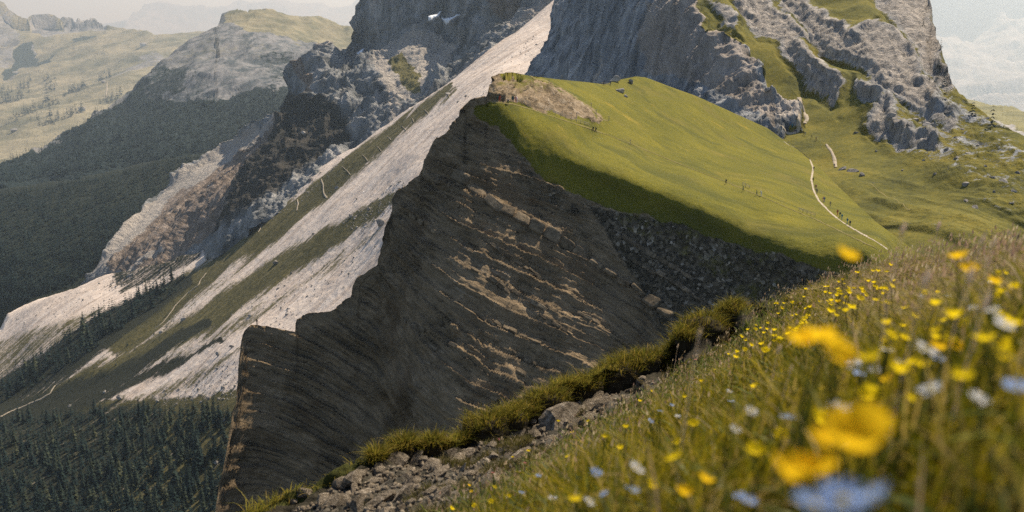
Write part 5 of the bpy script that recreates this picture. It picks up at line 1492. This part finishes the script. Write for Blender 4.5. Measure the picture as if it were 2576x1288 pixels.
def cup_mesh(name, lobes, depth, inner, seed, fringe=.16):
    """A continuous lobed cup of overlapping petals, radius 1."""
    rr = random.Random(seed); V = [(0, 0, 0)]; F = []; S = lobes * 6; rings = 5
    ph = [rr.uniform(.85, 1.1) for _ in range(lobes)]; dz = [rr.uniform(-.12, .15) for _ in range(lobes)]
    for k in range(1, rings + 1):
        t = k / rings
        for s in range(S):
            a = 2 * math.pi * s / S; j = s // 6 % lobes
            lob = abs(math.sin(a * lobes / 2))
            rad = t * (1 - fringe * (1 - lob) ** 1.5 * t * 2) * ph[j]
            V.append((math.cos(a) * rad, math.sin(a) * rad, depth * t ** 1.7 + (dz[j] + .06 * (1 if j % 2 else -1)) * t ** 2))
    for s in range(S): F.append((0, 1 + s, 1 + (s + 1) % S))
    for k in range(rings - 1):
        for s in range(S):
            b = 1 + k * S; F.append((b + s, b + S + s, b + S + (s + 1) % S, b + (s + 1) % S))
    me = bpy.data.meshes.new(name); me.from_pydata(V, [], F); me.update()
    for p in me.polygons: p.use_smooth = True
    return me
CUP = [cup_mesh('blossom', 5, .75, 0, 1), cup_mesh('blossom', 6, .6, 0, 2), cup_mesh('blossom', 5, .9, 0, 3), cup_mesh('blossom', 7, .45, 0, 4)]
RAY = [cup_mesh('blossom', 11, .18, 0, 5, .4), cup_mesh('blossom', 13, .3, 0, 6, .4)]
def dome_mesh():
    bm = bmesh.new(); bmesh.ops.create_icosphere(bm, subdivisions=2, radius=1)
    for v in bm.verts: v.co.z = max(v.co.z, -.2) * .6
    me = bpy.data.meshes.new('centre'); bm.to_mesh(me); bm.free(); return me
DOME = dome_mesh(); DOME.materials.append(M_cen)
def stem_mesh(vec, r):
    """Curved tapering stalk from the ground (0,0,0) to vec."""
    V = []; F = []; n = 6
    for k in range(n + 1):
        t = k / n
        c = Vector((vec.x * t ** 1.6, vec.y * t ** 1.6, vec.z * t)); w = r * (1.2 - .5 * t)
        for a in range(4): V.append((c.x + math.cos(a * 1.5708) * w, c.y + math.sin(a * 1.5708) * w, c.z))
    for k in range(n):
        for a in range(4): F.append((k * 4 + a, k * 4 + (a + 1) % 4, k * 4 + 4 + (a + 1) % 4, k * 4 + 4 + a))
    me = bpy.data.meshes.new('stem'); me.from_pydata(V, [], F); me.update(); return me

FR = random.Random(12)
def flower(px, py, rad, kind, label, group=None, depth=None, s=None, tilt=None):
    """px, py: where the blossom shows in the picture; it stands on a stem rooted in the slope below it."""
    s = s or FR.uniform(.10, .19)
    if depth is None:
        g0 = L11.at(px, min(max(py + 10, float(np.interp(px, L11.xs, L11.yt)) + 2), 1700)); dg = float(g0[1] / rays(px, py)[1])
        dd = dg * np.linspace(1.05, .35, 90); Q = rays(px, py)[None] * dd[:, None]
        depth = dd[-1]
        for q, d in zip(Q, dd):
            if q[2] - ground_z(q[0], q[1]) >= s: depth = d; break
    h = pos(px, py, np.float64(depth)); gz = ground_z(h[0], h[1])
    ln = max(h[2] - gz, .03)
    dx, dy = FR.gauss(0, .12) * ln, FR.gauss(0, .12) * ln
    base = Vector((h[0] - dx, h[1] - dy, gz))
    e = empty({'y': 'yellow_flower', 'o': 'yellow_flower', 'b': 'blue_flower', 'w': 'white_flower', 'p': 'pink_flower'}[kind], base, 0, label, 'flower', group)
    v = Vector((dx, dy, h[2] - gz))
    me = stem_mesh(v, .0016 * (1 + .12 * depth)); me.materials.append(M_stem); link('stem', me, None, e)
    if kind in 'yo': src = FR.choice(CUP)
    else: src = FR.choice(RAY)
    mat = {'y': M_yel, 'o': M_org, 'b': M_blu, 'w': M_pale, 'p': M_pnk}[kind]
    if len(src.materials) == 0: src.materials.append(mat)
    b = bpy.data.objects.new('blossom', src); COL.objects.link(b); b.parent = e
    b.material_slots[0].link = 'OBJECT'; b.material_slots[0].material = mat
    b.location = v; b.scale = (rad, rad, rad)
    tl = FR.gauss(.35, .25) if tilt is None else tilt; az = FR.uniform(0, 6.28)
    b.rotation_euler = Euler((tl * math.cos(az), tl * math.sin(az), FR.uniform(0, 6.28)))
    c = bpy.data.objects.new('centre', DOME); COL.objects.link(c); c.parent = b
    c.scale = (.28,) * 3; c.location = (0, 0, .06)
    return e
# the big soft ones close to the lens
for x, y, d, r, k, lb in [
        (2412, 650, 1.55, .0145, 'o', 'large blurred amber flower, left one of the pair near the skyline'),
        (2444, 684, 1.5, .0145, 'o', 'large blurred amber flower, right one of the pair near the skyline'),
        (2502, 712, 1.6, .011, 'o', 'smaller amber flower right of the big pair'),
        (2022, 868, .85, .016, 'o', 'blurred yellow flower at the left of the close cluster of three'),
        (2066, 862, .83, .017, 'o', 'blurred yellow flower at the middle of the close cluster of three'),
        (2100, 896, .86, .014, 'o', 'blurred yellow flower at the lower right of the close cluster of three'),
        (2105, 1112, .66, .017, 'o', 'very large blurred yellow flower, left of the two biggest'),
        (2175, 1130, .62, .022, 'o', 'very large blurred yellow flower, right of the two biggest'),
        (2000, 1212, .66, .016, 'o', 'large blurred yellow flower low on the left of the biggest ones'),
        (2060, 1192, .68, .015, 'o', 'large blurred yellow flower just under the biggest ones'),
        (2130, 650, 1.0, .011, 'o', 'faint blurred yellow flower in front of the shaded slope'),
        (2190, 905, 1.0, .012, 'y', 'faint blurred yellow flower behind the close cluster'),
        (1775, 1212, 1.25, .011, 'o', 'amber flower near the bottom, upper of a close pair'),
        (1722, 1246, 1.3, .011, 'o', 'amber flower near the bottom edge, left of the close pair'),
        (2110, 1030, 1.15, .0135, 'w', 'blurred white flower standing above the biggest yellow ones'),
        (2560, 978, .9, .013, 'b', 'blurred pale blue flower cut by the right edge of the picture'),
        (2050, 1276, .56, .012, 'b', 'very large blurred pale blue flower at the bottom edge, left'),
        (2120, 1266, .55, .014, 'b', 'very large blurred blue flower at the bottom edge, middle'),
        (2190, 1262, .56, .013, 'b', 'very large blurred blue flower at the bottom edge, right'),
        (1880, 1262, 1.1, .010, 'b', 'pale blue flower at the bottom edge left of the big blue ones'),
        (1860, 1250, 1.2, .008, 'b', 'small pale blue flower beside the bottom pale blue one')]:
    flower(x, y, r, k, lb, None, d)
# countable mid-distance flowers
MID = [(2275, 778, 'y'), (2302, 800, 'y'), (2272, 822, 'y'), (2248, 855, 'y'), (2375, 808, 'y'), (2398, 800, 'y'), (2352, 832, 'y'), (2365, 878, 'o'), (2400, 876, 'o'), (2520, 735, 'y'), (2440, 752, 'y'), (2322, 922, 'y'), (2290, 918, 'y'), (2240, 958, 'o'), (2265, 938, 'y'),
       (2200, 930, 'w'), (2162, 942, 'b'), (2150, 920, 'w'), (2365, 905, 'b'), (2270, 915, 'w'), (2330, 880, 'w'), (2180, 1000, 'y'), (2205, 1045, 'o'), (2228, 1075, 'y'), (1745, 1072, 'y'), (1708, 1115, 'y'), (1700, 1152, 'y'), (1900, 975, 'y'), (1764, 960, 'y'), (1722, 1000, 'y'),
       (1690, 1020, 'b'), (1660, 1034, 'b'), (1636, 1060, 'b'), (1705, 1048, 'w'), (1835, 985, 'w'), (1840, 1010, 'b'), (1890, 1035, 'w'), (1500, 1190, 'b'), (1520, 1245, 'b'), (1355, 1198, 'b'), (1312, 1240, 'b'), (1600, 1180, 'w'), (1560, 1130, 'y'), (1180, 1222, 'o'), (1186, 1238, 'o'), (1235, 1262, 'y'), (1195, 1275, 'y'), (1245, 1228, 'y'), (1280, 1250, 'y'), (1135, 1282, 'y'), (1290, 1150, 'y'), (1330, 1135, 'y'), (1405, 1060, 'y'), (1440, 1090, 'y'), (1480, 1060, 'y'), (1430, 1150, 'y'), (1520, 1100, 'y'), (1575, 1075, 'y'), (1610, 1010, 'y'), (1640, 985, 'y'), (1590, 1232, 'b'), (1640, 1225, 'y'), (1480, 1262, 'w'), (1255, 1105, 'p'), (1240, 1190, 'p'), (1320, 1165, 'p'), (1450, 1260, 'y'), (1390, 1255, 'w'), (1750, 905, 'p'), (1800, 930, 'y'), (1850, 900, 'y'), (1890, 870, 'y'), (1960, 1100, 'y'), (1900, 1140, 'y'), (1850, 1080, 'w'), (1980, 1050, 'b'), (2060, 1060, 'y'), (2480, 860, 'y'), (2520, 900, 'y'), (2460, 1010, 'w'), (2420, 950, 'y'), (2530, 830, 'y'), (2340, 980, 'w'), (2300, 1010, 'y')]
NM = {'y': ('yellow', 'flower standing in the grass of the near slope'), 'o': ('amber', 'flower standing in the grass of the near slope'), 'b': ('pale blue', 'flower standing in the grass of the near slope'), 'w': ('white', 'flower standing in the grass of the near slope'), 'p': ('pink', 'blossom at the stony edge of the near slope')}
for x, y, k in MID:
    flower(x, y, FR.uniform(.010, .0145), k, NM[k][0] + ' ' + NM[k][1], NM[k][0] + ' flowers of the near slope')
DRIFT = [(1826, 892), (1880, 815), (1960, 752), (2060, 716), (2140, 684), (2250, 664), (2240, 740), (2120, 790), (2000, 835), (1900, 905)]
for x, y in in_poly(None, 100, DRIFT, 31):      # the golden drift under the crest
    flower(x, y, FR.uniform(.013, .019), 'y', 'small yellow flower in the dense golden drift below the crest', 'yellow flowers of the golden drift')
for i in range(32):
    x = FR.uniform(2200, 2570); y = np.interp(x, [2200, 2570], [690, 640]) + FR.uniform(10, 230)
    k = FR.choice('yyyww')
    flower(x, y, FR.uniform(.009, .013), k, ('small yellow' if k == 'y' else 'small white') + ' flower scattered over the dry upper slope', ('yellow' if k == 'y' else 'white') + ' flowers of the upper slope')
# tall seeding stalks that stand above the crest
def stalk(x0, y0, depth, ln, lb):
    h = pos(x0, y0, np.float64(depth)); gz = ground_z(h[0], h[1])
    e = empty('grass_stalk', (h[0] - .03, h[1], gz), 0, lb, 'grass stalk')
    v = Vector((.03, 0, h[2] - gz)); me = stem_mesh(v, .0011); me.materials.append(M_straw); link('stem', me, None, e)
    hd = rock_mesh('seed_head', int(x0), 2, 2, (.3, .3, 1)); o = link('seed_head', hd, M_straw, e); o.location = v; o.scale = (ln * .65,) * 3; o.rotation_euler = (.1, .25, 0)
M_straw = petal_mat('straw', (.7, .58, .44), (.78, .66, .52), .5)
for i, (x, y, d, ln, lb) in enumerate([(2272, 575, 1.7, .018, 'blurred pale grass stalk rising alone above the crest'), (2362, 566, 3.6, .03, 'feathery brown stalk above the crest left of the wispy pair'), (2330, 700, 1.3, .02, 'pale stalk before the amber pair, left of it'), (2472, 600, 1.9, .018, 'wispy stalk, left of the pair on the right skyline'), (2500, 612, 1.9, .018, 'wispy stalk, right of the pair on the right skyline'), (1760, 838, 1.6, .014, 'blurred pink-brown stalk in front of the dark turf face'), (1435, 1030, 9.2, .02, 'thin straw stalk on the turf bank'), (1705, 870, 8.6, .03, 'leaning straw stalk in the gully mouth'), (2440, 690, 1.4, .02, 'grey-brown stalk beside the amber pair'), (2480, 760, 1.2, .02, 'tall straw stalk on the right below the amber flowers'), (1960, 880, 2.4, .02, 'purple-brown stalk left of the yellow cluster'), (1990, 930, 2.2, .02, 'second purple-brown stalk lower left of the yellow cluster')]):
    stalk(x, y, d, ln, lb)

# ------------------------------------------------------------------ the air between here and the far peaks
def box_mesh(name, a, b):
    me = bpy.data.meshes.new(name); bm = bmesh.new()
    bmesh.ops.create_cube(bm, size=1)
    for v in bm.verts:
        v.co = Vector([a[k] + (v.co[k] + .5) * (b[k] - a[k]) for k in range(3)])
    bm.to_mesh(me); bm.free(); return me
hz = bpy.data.materials.new('haze'); hz.use_nodes = True
hn = hz.node_tree.nodes; hn.clear()
pv = hn.new('ShaderNodeVolumePrincipled')
pv.inputs['Color'].default_value = (0.72, 0.88, 1.0, 1)
pv.inputs['Density'].default_value = 0.000040
pv.inputs['Absorption Color'].default_value = (1, 1, 1, 1)
pv.inputs['Anisotropy'].default_value = 0.45
ho = hn.new('ShaderNodeOutputMaterial')
hz.node_tree.links.new(pv.outputs[0], ho.inputs['Volume'])
lo = min(L.P[..., 2].min() for L in (L1, L2, L3, L4, L5, L6, L7, L9, L9b, L10, L11)) - 1
hi = max(L.P[..., 2].max() for L in (L1, L2, L3, L4, L5, L6, L7, L9, L9b, L10, L11)) + 20
print('haze', lo, hi)
tag(link('haze', box_mesh('haze', (-42000, -300, lo), (42000, 68000, hi)), hz), kind='stuff')
